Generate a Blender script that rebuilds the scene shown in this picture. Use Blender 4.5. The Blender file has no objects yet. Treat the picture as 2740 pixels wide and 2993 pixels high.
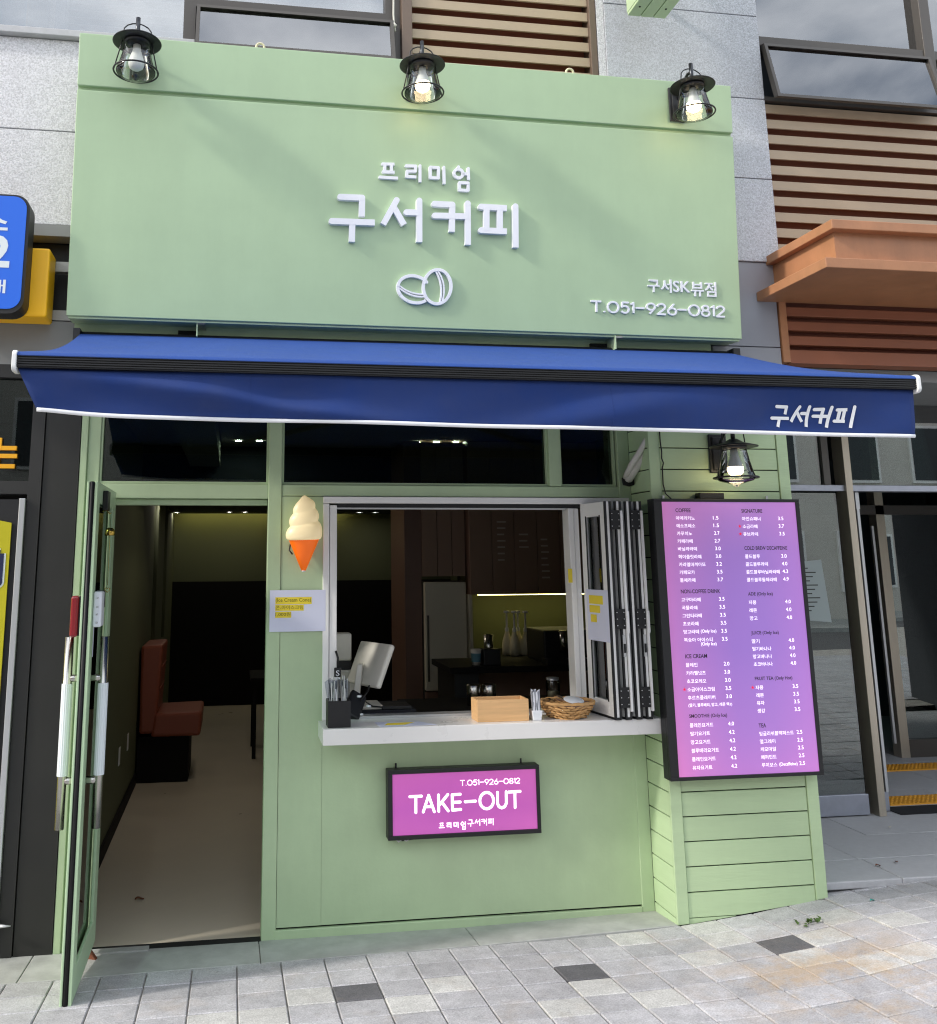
import bpy, math, random
from mathutils import Matrix, Vector
R = math.radians
random.seed(7)
sc = bpy.context.scene
COL = sc.collection

# ------------------------------------------------------------------ camera
cam = bpy.data.cameras.new('camera')
cam.sensor_fit = 'HORIZONTAL'; cam.sensor_width = 36.0
cam.lens = 2695.27 / 2740 * 36
cam.shift_x = (1370 - 1098.7) / 2740
cam.shift_y = (1118.29 - 1496.5) / 2740
cam.clip_start = 0.05; cam.clip_end = 400
co = bpy.data.objects.new('camera', cam); COL.objects.link(co)
rt, dn, fw = Vector((.98853, -.15091, -.00556)), Vector((.0233, .18874, -.98175)), Vector((.1492, .97036, .19009))
mm = Matrix.Identity(4)
for i in range(3):
    mm[i][0] = rt[i]; mm[i][1] = -dn[i]; mm[i][2] = -fw[i]
mm.translation = (.5205, -4.9528, 1.82196)
co.matrix_world = mm
sc.camera = co

# ------------------------------------------------------------------ light
SUN_EL, SUN_AZ = 33.0, 15.0          # height; degrees off the facade plane
tosun = Vector((-math.cos(R(SUN_EL)) * math.cos(R(SUN_AZ)), -math.cos(R(SUN_EL)) * math.sin(R(SUN_AZ)), math.sin(R(SUN_EL))))
w = bpy.data.worlds.new('World'); sc.world = w; w.use_nodes = True
nt = w.node_tree; bg = nt.nodes['Background']
sky = nt.nodes.new('ShaderNodeTexSky'); sky.sky_type = 'NISHITA'; sky.sun_disc = False
sky.sun_elevation = R(SUN_EL); sky.sun_rotation = math.atan2(tosun.x, tosun.y)
sky.air_density = 1.2; sky.dust_density = 3.0
tc = nt.nodes.new('ShaderNodeTexCoord')
mp = nt.nodes.new('ShaderNodeMapping'); mp.inputs['Scale'].default_value = (1, 1, 2.4)
nz = nt.nodes.new('ShaderNodeTexNoise'); nz.inputs['Scale'].default_value = 2.6; nz.inputs['Detail'].default_value = 7
cr = nt.nodes.new('ShaderNodeValToRGB'); cr.color_ramp.elements[0].position = .34; cr.color_ramp.elements[1].position = .63
mx = nt.nodes.new('ShaderNodeMixRGB'); mx.inputs[2].default_value = (11.0, 11.4, 12.0, 1)
nt.links.new(tc.outputs['Generated'], mp.inputs[0]); nt.links.new(mp.outputs[0], nz.inputs['Vector'])
nt.links.new(nz.outputs['Fac'], cr.inputs[0]); nt.links.new(cr.outputs[0], mx.inputs[0])
nt.links.new(sky.outputs[0], mx.inputs[1]); nt.links.new(mx.outputs[0], bg.inputs[0])
bg.inputs[1].default_value = 0.15
sl = bpy.data.lights.new('sun', 'SUN'); sl.energy = 2.0; sl.angle = R(5.0); sl.color = (1, .94, .86)
so = bpy.data.objects.new('sun', sl); COL.objects.link(so)
so.rotation_euler = (-tosun).to_track_quat('-Z', 'Y').to_euler(); so.location = (-10, -6, 12)
sc.view_settings.view_transform = 'Standard'; sc.view_settings.look = 'None'
sc.view_settings.exposure = 0.46; sc.view_settings.gamma = 1
sc.cycles.use_denoising = True; sc.cycles.filter_width = 1.15; sc.cycles.denoising_prefilter = 'NONE'
sc.cycles.max_bounces = 8; sc.cycles.transparent_max_bounces = 24
sc.cycles.sample_clamp_indirect = 6
sc.cycles.caustics_reflective = False; sc.cycles.caustics_refractive = False

# ------------------------------------------------------------------ helpers
def lin(c):
    return tuple(((v / 255) / 12.92 if v / 255 <= .04045 else ((v / 255 + .055) / 1.055) ** 2.4) for v in c)

MATS = {}
def mat(name, c=(128, 128, 128), rough=.5, metal=0, var=0, vs=6, bump=0, bs=120, spec=.5, emit=None, es=0, rnd=0, coat=0, stretch=None, detail=5, streak=0):
    m = bpy.data.materials.new(name); m.use_nodes = True; MATS[name] = m
    t = m.node_tree; N = t.nodes; L = t.links; b = N['Principled BSDF']
    col = lin(c)
    b.inputs['Base Color'].default_value = (*col, 1)
    b.inputs['Roughness'].default_value = rough; b.inputs['Metallic'].default_value = metal
    b.inputs['Specular IOR Level'].default_value = spec
    if coat: b.inputs['Coat Weight'].default_value = coat; b.inputs['Coat Roughness'].default_value = .15
    if emit:
        b.inputs['Emission Color'].default_value = (*lin(emit), 1); b.inputs['Emission Strength'].default_value = es
    if var or bump or rnd or streak:
        tcn = N.new('ShaderNodeTexCoord'); src = tcn.outputs['Object']
        if stretch:
            mpn = N.new('ShaderNodeMapping'); mpn.inputs['Scale'].default_value = stretch
            L.new(src, mpn.inputs[0]); src = mpn.outputs[0]
    last = None
    if var:
        n = N.new('ShaderNodeTexNoise'); n.inputs['Scale'].default_value = vs; n.inputs['Detail'].default_value = detail
        n.inputs['Roughness'].default_value = .65
        L.new(src, n.inputs['Vector'])
        mr = N.new('ShaderNodeMapRange'); mr.inputs[1].default_value = .3; mr.inputs[2].default_value = .7
        mr.inputs[3].default_value = 1 - var; mr.inputs[4].default_value = 1 + var
        L.new(n.outputs['Fac'], mr.inputs[0]); last = mr.outputs[0]
        rr = N.new('ShaderNodeMapRange'); rr.inputs[1].default_value = .3; rr.inputs[2].default_value = .7
        rr.inputs[3].default_value = max(.02, rough * .85); rr.inputs[4].default_value = min(1, rough * 1.15)
        L.new(n.outputs['Fac'], rr.inputs[0]); L.new(rr.outputs[0], b.inputs['Roughness'])
    if rnd:
        oi = N.new('ShaderNodeObjectInfo')
        mr2 = N.new('ShaderNodeMapRange'); mr2.inputs[3].default_value = 1 - rnd; mr2.inputs[4].default_value = 1 + rnd
        L.new(oi.outputs['Random'], mr2.inputs[0])
        if last is not None:
            mu = N.new('ShaderNodeMath'); mu.operation = 'MULTIPLY'; L.new(last, mu.inputs[0]); L.new(mr2.outputs[0], mu.inputs[1]); last = mu.outputs[0]
        else: last = mr2.outputs[0]
    if streak:
        g = N.new('ShaderNodeNewGeometry'); ms = N.new('ShaderNodeMapping'); ms.inputs['Scale'].default_value = (3.2, 3.2, .55); L.new(g.outputs['Position'], ms.inputs[0])
        ns = N.new('ShaderNodeTexNoise'); ns.inputs['Scale'].default_value = 1.6; ns.inputs['Detail'].default_value = 6; ns.inputs['Roughness'].default_value = .7; L.new(ms.outputs[0], ns.inputs['Vector'])
        m3 = N.new('ShaderNodeMapRange'); m3.inputs[1].default_value = .35; m3.inputs[2].default_value = .72; m3.inputs[3].default_value = 1 + streak * .4; m3.inputs[4].default_value = 1 - streak
        L.new(ns.outputs['Fac'], m3.inputs[0]); mu2 = N.new('ShaderNodeMath'); mu2.operation = 'MULTIPLY'; L.new(last, mu2.inputs[0]); L.new(m3.outputs[0], mu2.inputs[1]); last = mu2.outputs[0]
    if last is not None:
        vm = N.new('ShaderNodeVectorMath'); vm.operation = 'SCALE'; vm.inputs[0].default_value = col
        L.new(last, vm.inputs['Scale']); L.new(vm.outputs[0], b.inputs['Base Color'])
    if bump:
        n2 = N.new('ShaderNodeTexNoise'); n2.inputs['Scale'].default_value = bs; n2.inputs['Detail'].default_value = 3
        L.new(src, n2.inputs['Vector'])
        bp = N.new('ShaderNodeBump'); bp.inputs['Strength'].default_value = bump; bp.inputs['Distance'].default_value = .01
        L.new(n2.outputs['Fac'], bp.inputs['Height']); L.new(bp.outputs[0], b.inputs['Normal'])
    return m

def glass(name, tint=(235, 240, 238), ior=1.5, rough=0.0, coat=0.0):
    m = bpy.data.materials.new(name); m.use_nodes = True; MATS[name] = m
    t = m.node_tree; N = t.nodes; L = t.links; N.remove(N['Principled BSDF'])
    tr = N.new('ShaderNodeBsdfTransparent'); tr.inputs[0].default_value = (*lin(tint), 1)
    gl = N.new('ShaderNodeBsdfGlossy'); gl.inputs['Roughness'].default_value = rough
    fr = N.new('ShaderNodeFresnel'); fr.inputs[0].default_value = ior
    mxn = N.new('ShaderNodeMixShader'); ad = N.new('ShaderNodeMath'); ad.use_clamp = True; ad.inputs[1].default_value = coat; L.new(fr.outputs[0], ad.inputs[0]); L.new(ad.outputs[0], mxn.inputs[0]); L.new(tr.outputs[0], mxn.inputs[1]); L.new(gl.outputs[0], mxn.inputs[2])
    L.new(mxn.outputs[0], N['Material Output'].inputs[0])
    return m

ORG = {}
class MB:
    def __init__(s): s.v = []; s.f = []; s.sm = []
    def add(s, vs, fs, smooth=False):
        k = len(s.v); s.v += [tuple(p) for p in vs]
        for f in fs: s.f.append(tuple(i + k for i in f)); s.sm.append(smooth)
        return s
    def box(s, x0, x1, y0, y1, z0, z1):
        return s.add([(x0, y0, z0), (x1, y0, z0), (x1, y1, z0), (x0, y1, z0), (x0, y0, z1), (x1, y0, z1), (x1, y1, z1), (x0, y1, z1)],
                     [(0, 3, 2, 1), (4, 5, 6, 7), (0, 1, 5, 4), (1, 2, 6, 5), (2, 3, 7, 6), (3, 0, 4, 7)])
    def hexa(s, b, t):   # bottom 4 (ccw), top 4
        return s.add(list(b) + list(t), [(0, 3, 2, 1), (4, 5, 6, 7), (0, 1, 5, 4), (1, 2, 6, 5), (2, 3, 7, 6), (3, 0, 4, 7)])
    def tube(s, path, r, n=10, cap=True, closed=False):
        P = [Vector(p) for p in path]; m = len(P); rs = r if isinstance(r, (list, tuple)) else [r] * m
        vs = []; up = None
        for i in range(m):
            if closed: d = P[(i + 1) % m] - P[i - 1]
            else: d = (P[min(i + 1, m - 1)] - P[max(i - 1, 0)])
            d.normalize()
            if up is None:
                up = Vector((0, 0, 1)) if abs(d.z) < .9 else Vector((1, 0, 0))
            a = d.cross(up).normalized(); b = a.cross(d).normalized(); up = b
            for k in range(n):
                th = 2 * math.pi * k / n
                vs.append(P[i] + (a * math.cos(th) + b * math.sin(th)) * rs[i])
        fs = []
        for i in range(m if closed else m - 1):
            j = (i + 1) % m
            for k in range(n):
                fs.append((i * n + k, j * n + k, j * n + (k + 1) % n, i * n + (k + 1) % n))
        s.add(vs, fs, True)
        if cap and not closed:
            k0 = len(s.v) - m * n
            s.f.append(tuple(k0 + k for k in range(n))); s.sm.append(False)
            s.f.append(tuple(k0 + (m - 1) * n + n - 1 - k for k in range(n))); s.sm.append(False)
        return s
    def lathe(s, prof, c=(0, 0, 0), n=28, cap=False):
        vs = []; m = len(prof)
        for r, z in prof:
            for k in range(n):
                th = 2 * math.pi * k / n; vs.append((c[0] + r * math.cos(th), c[1] + r * math.sin(th), c[2] + z))
        fs = [(i * n + k, i * n + (k + 1) % n, (i + 1) * n + (k + 1) % n, (i + 1) * n + k) for i in range(m - 1) for k in range(n)]
        s.add(vs, fs, True)
        return s
    def grid(s, fn, nu, nv, smooth=True):
        vs = [fn(i / nu, j / nv) for j in range(nv + 1) for i in range(nu + 1)]
        fs = [(j * (nu + 1) + i, j * (nu + 1) + i + 1, (j + 1) * (nu + 1) + i + 1, (j + 1) * (nu + 1) + i) for j in range(nv) for i in range(nu)]
        return s.add(vs, fs, smooth)
    def mesh(s, name):
        me = bpy.data.meshes.new(name); me.from_pydata(s.v, [], s.f)
        me.polygons.foreach_set('use_smooth', s.sm); me.update(); return me
    def build(s, name, m, parent=None, local=False, bevel=0, fix=True, **tags):
        o0 = Vector((0, 0, 0))
        if parent is not None and not local: o0 = ORG[parent.as_pointer()]
        if parent is None and not local:
            xs = [v[0] for v in s.v]; ys = [v[1] for v in s.v]; zs = [v[2] for v in s.v]
            o0 = Vector(((min(xs) + max(xs)) / 2, (min(ys) + max(ys)) / 2, min(zs)))
        if o0.length: s.v = [(v[0] - o0.x, v[1] - o0.y, v[2] - o0.z) for v in s.v]
        me = s.mesh(name)
        if fix:
            import bmesh
            bm = bmesh.new(); bm.from_mesh(me); bmesh.ops.recalc_face_normals(bm, faces=bm.faces); bm.to_mesh(me); bm.free()
        me.materials.append(MATS[m] if isinstance(m, str) else m)
        o = bpy.data.objects.new(name, me); COL.objects.link(o)
        if parent is not None: o.parent = parent
        else: o.location = o0
        ORG[o.as_pointer()] = o0
        if bevel:
            bv = o.modifiers.new('bevel', 'BEVEL'); bv.width = bevel; bv.segments = 2; bv.limit_method = 'ANGLE'; bv.angle_limit = R(50)
        for k, v in tags.items(): o[k] = v
        return o

def thing(name, label, cat, loc=(0, 0, 0), group=None, rot=None):
    o = bpy.data.objects.new(name, None); COL.objects.link(o); o.location = loc
    o.empty_display_size = .1
    if rot is not None: o.rotation_euler = rot
    o['label'] = label; o['category'] = cat
    if group: o['group'] = group
    ORG[o.as_pointer()] = Vector(loc)
    return o
def tag(o, label, cat, group=None):
    o['label'] = label; o['category'] = cat
    if group: o['group'] = group
    return o
def bx(name, m, parent, *a, bevel=0, **k):
    return MB().box(*a).build(name, m, parent, bevel=bevel, **k)

TEXTS = []
def text(body, x, y, z, m, parent, width=None, h=None, extrude=0, bold=0, right=False, name='lettering', fn=None):
    """flat lettering in the XZ plane, lower left corner (x, z), facing -Y"""
    TEXTS.append((body, x, y, z, m, parent, width, h, extrude, bold, right, name, fn))
def flush_texts():
    tmp = []
    for tdef in TEXTS:
        c = bpy.data.curves.new('tmp', 'FONT'); c.body = tdef[0]; c.size = 1; c.resolution_u = 3; c.offset = tdef[9]
        c.extrude = 0
        o = bpy.data.objects.new('tmp', c); COL.objects.link(o); tmp.append(o)
    dg = bpy.context.evaluated_depsgraph_get()
    for o, (body, x, y, z, m, parent, width, h, extrude, bold, right, name, fn) in zip(tmp, TEXTS):
        me = bpy.data.meshes.new_from_object(o.evaluated_get(dg))
        vs = [v.co.copy() for v in me.vertices]
        if not vs: continue
        x0 = min(v.x for v in vs); x1 = max(v.x for v in vs); y0 = min(v.y for v in vs); y1 = max(v.y for v in vs)
        sy = h / (y1 - y0) if h else width / (x1 - x0)
        sx = width / (x1 - x0) if width else sy
        base = 0 if right == 'base' else y0
        org = ORG[parent.as_pointer()] if fn is None else Vector((0, 0, 0))
        dep = extrude
        F = [tuple(p.vertices) for p in me.polygons]
        out = []
        for d in ((0,) if not dep else (dep, 0)):
            for v in vs:
                out.append(((v.x - x0) * sx + x, y - d, (v.y - base) * sy + z))
        nvv = len(vs); FF = list(F)
        if dep:
            FF += [tuple(reversed([i + nvv for i in f])) for f in F]
            cnt = {}
            for f in F:
                for a, b in zip(f, f[1:] + f[:1]): cnt[(a, b)] = 1
            for (a, b) in list(cnt):
                if (b, a) not in cnt: FF.append((b, a, a + nvv, b + nvv))
        if fn: out = [fn(*p) for p in out]
        b2 = MB(); b2.v = [(p[0] - org.x, p[1] - org.y, p[2] - org.z) for p in out]; b2.f = FF; b2.sm = [False] * len(FF)
        b2.build(name, m, parent, local=True, fix=False)
    for o in tmp:
        c = o.data; bpy.data.objects.remove(o); bpy.data.curves.remove(c)

def strokes(b, polys, w, depth, fn, round_end=False, step=None, seg=8):
    """thick pen strokes as raised prisms; fn(s, t, d) -> xyz"""
    k = 0
    def prism(pts, d):
        n = len(pts)
        b.add([fn(p[0], p[1], d) for p in pts] + [fn(p[0], p[1], 0) for p in pts],
              [tuple(range(n))] + [(i, (i + 1) % n, n + (i + 1) % n, n + i) for i in range(n)])
    for pl in polys:
        for i in range(len(pl) - 1):
            (x0, y0), (x1, y1) = pl[i], pl[i + 1]
            l = math.hypot(x1 - x0, y1 - y0) or 1e-6; ux, uy = (x1 - x0) / l, (y1 - y0) / l; nx, ny = -uy * w / 2, ux * w / 2
            ns = max(1, int(l / step)) if step else 1
            for q in range(ns):
                a0 = l * q / ns; a1 = l * (q + 1) / ns
                A = (x0 + ux * a0, y0 + uy * a0); Bq = (x0 + ux * a1, y0 + uy * a1)
                prism([(A[0] - nx, A[1] - ny), (Bq[0] - nx, Bq[1] - ny), (Bq[0] + nx, Bq[1] + ny), (A[0] + nx, A[1] + ny)], depth + .00025 * (k % 5))
            k += 1
        ends = list(pl[:-1]) + ([pl[-1]] if round_end else [])
        for (x0, y0) in ends:
            prism([(x0 + w / 2 * math.cos(2 * math.pi * a / (2 * seg)), y0 + w / 2 * math.sin(2 * math.pi * a / (2 * seg))) for a in range(2 * seg)], depth + .00025 * (k % 5) + .0001)
            k += 1
    return b

# ------------------------------------------------------------------ materials
G = (178, 199, 161)
mat('sign_green', (172, 197, 160), .42, var=.035, vs=3.5, bump=.10, bs=5, detail=8, streak=.035)
mat('green', G, .5, var=.055, vs=3, bump=.05, bs=60, streak=.045)
mat('green_plank', (180, 203, 162), .55, var=.05, vs=4, bump=.10, bs=40, rnd=.03, stretch=(.4, .4, 3), streak=.03)
mat('green_door', (178, 204, 168), .38, var=.03, vs=5)
mat('gap', (18, 20, 18), .9)
mat('white_letter', (238, 240, 246), .35)
mat('black_metal', (22, 23, 26), .42, var=.1, vs=30)
mat('black_plastic', (14, 15, 18), .5)
mat('lamp_steel', (70, 72, 76), .3, metal=.9)
mat('bulb_white', (245, 244, 240), .4)
mat('bulb_lit', (255, 250, 240), .4, emit=(255, 226, 178), es=14)
glass('lamp_glass', (238, 241, 240), 1.5, 0, .03)
glass('window_glass', (165, 185, 178), 1.55)
glass('office_glass', (205, 210, 212), 1.5, 0, .30)
glass('entrance_glass', (176, 196, 190), 1.55, 0, .19)
glass('fold_glass', (176, 200, 192), 1.5, 0, .12)
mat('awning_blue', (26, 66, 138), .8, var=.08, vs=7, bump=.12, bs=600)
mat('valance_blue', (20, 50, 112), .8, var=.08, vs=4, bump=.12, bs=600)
mat('hem_white', (238, 240, 244), .6)
mat('cap_white', (225, 226, 226), .4)
mat('white_frame', (236, 236, 234), .38, var=.02, vs=6)
mat('counter_white', (226, 225, 223), .3, var=.008, vs=5)
mat('gasket', (16, 17, 21), .6)
mat('alu', (196, 198, 200), .32, metal=.6)
mat('stainless', (190, 188, 182), .24, metal=1, var=.08, vs=40, stretch=(1, 1, .05))
mat('steel_frame', (190, 180, 164), .38, metal=.7, var=.08, vs=30, stretch=(1, 1, .04))
mat('steel_plate', (168, 172, 184), .36, metal=.75, var=.06, vs=20)
mat('sleeve', (214, 222, 226), .3)
mat('red_lock', (128, 16, 28), .22, coat=.5)
mat('lock_white', (222, 226, 234), .3)
mat('brass', (190, 160, 80), .25, metal=1)
mat('paper', (214, 218, 238), .7)
mat('dim_paper', (150, 160, 160), .7)  # paper colour darkened as if dimmed by the entrance glass
mat('highlight', (236, 214, 60), .7)
mat('ink_olive', (112, 104, 30), .7)
mat('dark_panel', (36, 36, 34), .5, var=.14, vs=3, bump=.03, bs=50, streak=.15)
mat('dark_panel2', (38, 38, 37), .5, var=.08, vs=3)
mat('grey_fascia', (128, 130, 130), .5, var=.05, vs=4)
mat('grey_panel', (150, 153, 162), .55, var=.05, vs=3)
mat('brown_frame', (112, 96, 84), .42, metal=.2, var=.04)
mat('dark_frame', (82, 78, 74), .42, metal=.2, var=.05)
mat('louver', (176, 158, 134), .5, var=.04, vs=4)
mat('louver_back', (156, 96, 76), .8)
mat('copper', (170, 119, 84), .42, var=.12, vs=5, bump=.05, bs=12, streak=.12)
mat('copper_slat', (140, 84, 58), .5, var=.06, vs=4)
mat('beige_pillar', (196, 176, 160), .7)
mat('blind', (226, 210, 214), .6)
mat('pale_backing', (150, 158, 170), .8); mat('pale_backing_blue', (150, 168, 186), .8)
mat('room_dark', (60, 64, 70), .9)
mat('rope', (220, 218, 208), .9, bump=.5, bs=300)
mat('ivory', (214, 206, 176), .5)
mat('blue_sign', (26, 92, 200), .3, emit=(30, 100, 215), es=.12)
mat('sign_pale', (214, 222, 224), .4)
mat('yellow_box', (255, 192, 24), .45, var=.04)
mat('orange_letter', (240, 172, 20), .45)
mat('poster_yellow', (190, 181, 24), .4, var=.05)
mat('poster_navy', (20, 30, 72), .5)
mat('galv', (156, 156, 152), .45, metal=.5, var=.2, vs=8)
mat('orange_cone', (240, 112, 18), .35, emit=(255, 105, 0), es=.22)
mat('floor_beige', (212, 202, 182), .32, var=.04, vs=3)
mat('wall_olive', (92, 98, 70), .7)
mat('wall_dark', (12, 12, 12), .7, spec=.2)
mat('ceil_dark', (120, 114, 106), .7)
mat('navy', (16, 20, 30), .8)
mat('led', (255, 240, 190), .5, emit=(255, 236, 150), es=9)
mat('led_kitchen', (255, 240, 190), .5, emit=(250, 236, 150), es=7)
mat('downlight', (255, 250, 240), .5, emit=(255, 246, 230), es=85)
mat('downlight_front', (255, 250, 240), .5, emit=(255, 240, 220), es=330)
mat('terracotta', (146, 76, 55), .45, bump=.05, bs=80)
mat('black_wood', (16, 15, 15), .75, spec=.2)
mat('cabinet', (150, 122, 104), .45, var=.04, vs=3, stretch=(1, 1, .2))
mat('cabinet_dark', (112, 84, 72), .45)
mat('fridge', (214, 208, 192), .35)
mat('fridge_side', (84, 82, 74), .5)
mat('cabinet_text', (196, 182, 170), .6)
mat('box_wood', (214, 172, 122), .5, var=.14, vs=5, stretch=(.6, 6, 12), detail=8)
mat('wicker', (196, 152, 98), .7, var=.2, vs=25, rnd=.18)
mat('plastic_bag', (226, 228, 234), .25)
mat('white_plastic', (226, 230, 236), .3)
mat('pos_white', (218, 216, 206), .4)
mat('straw', (190, 192, 190), .35)
mat('cup_blue', (96, 140, 156), .5)
mat('cup_white', (210, 206, 196), .5)
mat('cream_bottle', (236, 228, 196), .4)
mat('pipe_wrap', (206, 204, 196), .7, bump=.5, bs=30)
mat('road', (92, 92, 94), .85, var=.15, vs=6, bump=.3, bs=150)
mat('mortar', (166, 162, 156), .95, var=.25, vs=14, bump=.3, bs=80)
mat('granite', (182, 183, 186), .6, var=.08, vs=30, bump=.06, bs=200, rnd=.04)
mat('granite_grey', (172, 174, 171), .65, var=.16, vs=9, bump=.1, bs=120, rnd=.05)
mat('tactile', (222, 158, 50), .6, var=.06)
mat('rubber_mat', (34, 35, 38), .9)
mat('weed', (70, 96, 40), .7)
mat('leaf_brown', (110, 60, 34), .7)
mat('teal', (40, 170, 160), .5)
mat('wire_black', (12, 12, 12), .5)
mat('far_wall', (206, 202, 194), .8, var=.06, vs=1)
mat('far_wall2', (150, 112, 92), .8, var=.06, vs=1)
mat('far_window', (40, 48, 54), .15)
mat('star_red', (226, 30, 70), .6, emit=(226, 30, 70), es=.5)
mat('menu_white', (250, 245, 252), .6, emit=(252, 244, 255), es=.75)
mat('menu_black', (16, 10, 24), .6)
mat('take_white', (255, 250, 255), .6, emit=(255, 250, 255), es=.85)

# cream of the lit cone lamp
m = mat('cream_lamp', (240, 226, 190), .4)
t = m.node_tree; b = t.nodes['Principled BSDF']; b.inputs['Subsurface Weight'].default_value = 0
b.inputs['Emission Color'].default_value = (*lin((255, 222, 150)), 1); b.inputs['Emission Strength'].default_value = .22

# rough flamed granite cladding
def stone(name, c, s1=70):
    m = bpy.data.materials.new(name); m.use_nodes = True; MATS[name] = m
    t = m.node_tree; N = t.nodes; L = t.links; b = N['Principled BSDF']; b.inputs['Roughness'].default_value = .8
    tcn = N.new('ShaderNodeTexCoord')
    n = N.new('ShaderNodeTexNoise'); n.inputs['Scale'].default_value = s1; n.inputs['Detail'].default_value = 4; n.inputs['Roughness'].default_value = .7
    L.new(tcn.outputs['Object'], n.inputs['Vector'])
    r = N.new('ShaderNodeValToRGB'); col = lin(c)
    r.color_ramp.elements[0].position = .36; r.color_ramp.elements[0].color = (*[v * .70 for v in col], 1)
    r.color_ramp.elements[1].position = .62; r.color_ramp.elements[1].color = (*[min(1, v * 1.16) for v in col], 1)
    L.new(n.outputs['Fac'], r.inputs[0])
    oi = N.new('ShaderNodeObjectInfo'); mr = N.new('ShaderNodeMapRange'); mr.inputs[3].default_value = .94; mr.inputs[4].default_value = 1.05
    L.new(oi.outputs['Random'], mr.inputs[0])
    vm = N.new('ShaderNodeVectorMath'); vm.operation = 'SCALE'; L.new(r.outputs[0], vm.inputs[0]); L.new(mr.outputs[0], vm.inputs['Scale'])
    L.new(vm.outputs[0], b.inputs['Base Color'])
    bp = N.new('ShaderNodeBump'); bp.inputs['Strength'].default_value = .55; bp.inputs['Distance'].default_value = .012
    L.new(n.outputs['Fac'], bp.inputs['Height']); L.new(bp.outputs[0], b.inputs['Normal'])
stone('stone_white', (222, 222, 226), 120)
stone('stone_grey', (200, 203, 210), 130)

# paving: speckled concrete, object-random tone, rust stains that lie on the ground
def paving(name, c, rnd=.11):
    m = bpy.data.materials.new(name); m.use_nodes = True; MATS[name] = m
    t = m.node_tree; N = t.nodes; L = t.links; b = N['Principled BSDF']; b.inputs['Roughness'].default_value = .82
    b.inputs['Specular IOR Level'].default_value = .35
    geo = N.new('ShaderNodeNewGeometry'); pos = geo.outputs['Position']
    def noise(s, d, ro=.6):
        n = N.new('ShaderNodeTexNoise'); n.inputs['Scale'].default_value = s; n.inputs['Detail'].default_value = d; n.inputs['Roughness'].default_value = ro
        L.new(pos, n.inputs['Vector']); return n.outputs['Fac']
    def rng(x, a, b_, c_, d_):
        q = N.new('ShaderNodeMapRange'); L.new(x, q.inputs[0])
        for i, v in enumerate((a, b_, c_, d_)): q.inputs[i + 1].default_value = v
        return q.outputs[0]
    def mul(a, b_):
        q = N.new('ShaderNodeMath'); q.operation = 'MULTIPLY'; L.new(a, q.inputs[0]); L.new(b_, q.inputs[1]); return q.outputs[0]
    oi = N.new('ShaderNodeObjectInfo')
    f = rng(oi.outputs['Random'], 0, 1, 1 - rnd, 1 + rnd)
    f = mul(f, rng(noise(150, 3, .6), .3, .7, .74, 1.22))
    f = mul(f, rng(noise(14, 6, .7), .32, .7, .82, 1.12))
    f = mul(f, rng(noise(2.3, 4, .6), .35, .65, .9, 1.1))
    f = mul(f, rng(noise(38, 3, .8), .60, .72, 1.0, .72))
    vm = N.new('ShaderNodeVectorMath'); vm.operation = 'SCALE'; vm.inputs[0].default_value = lin(c); L.new(f, vm.inputs['Scale'])
    # rust round the drain corner
    dv = N.new('ShaderNodeVectorMath'); dv.operation = 'DISTANCE'; L.new(pos, dv.inputs[0]); dv.inputs[1].default_value = (3.05, -1.12, .13)
    near = rng(dv.outputs['Value'], .22, .72, 1, 0)
    rust = mul(near, rng(noise(4.2, 6, .75), .44, .60, 0, 1))
    mxn = N.new('ShaderNodeMixRGB'); mxn.inputs[2].default_value = (*lin((186, 158, 118)), 1)
    r2 = N.new('ShaderNodeMath'); r2.operation = 'MULTIPLY'; L.new(rust, r2.inputs[0]); r2.inputs[1].default_value = .55 if 'dark' not in name else .1
    L.new(r2.outputs[0], mxn.inputs[0]); L.new(vm.outputs[0], mxn.inputs[1])
    # faint brown tint elsewhere
    mx2 = N.new('ShaderNodeMixRGB'); mx2.inputs[2].default_value = (*lin((168, 148, 122)), 1)
    tint = rng(noise(3.4, 5, .65), .56, .74, 0, .28); L.new(tint, mx2.inputs[0]); L.new(mxn.outputs[0], mx2.inputs[1])
    L.new(mx2.outputs[0], b.inputs['Base Color'])
    bp = N.new('ShaderNodeBump'); bp.inputs['Strength'].default_value = .35; bp.inputs['Distance'].default_value = .004
    L.new(noise(180, 3, .6), bp.inputs['Height']); L.new(bp.outputs[0], b.inputs['Normal'])
paving('paver', (180, 180, 183))
paving('paver_dark', (98, 98, 101), .06)
paving('paver_light', (196, 196, 193), .05)

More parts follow.
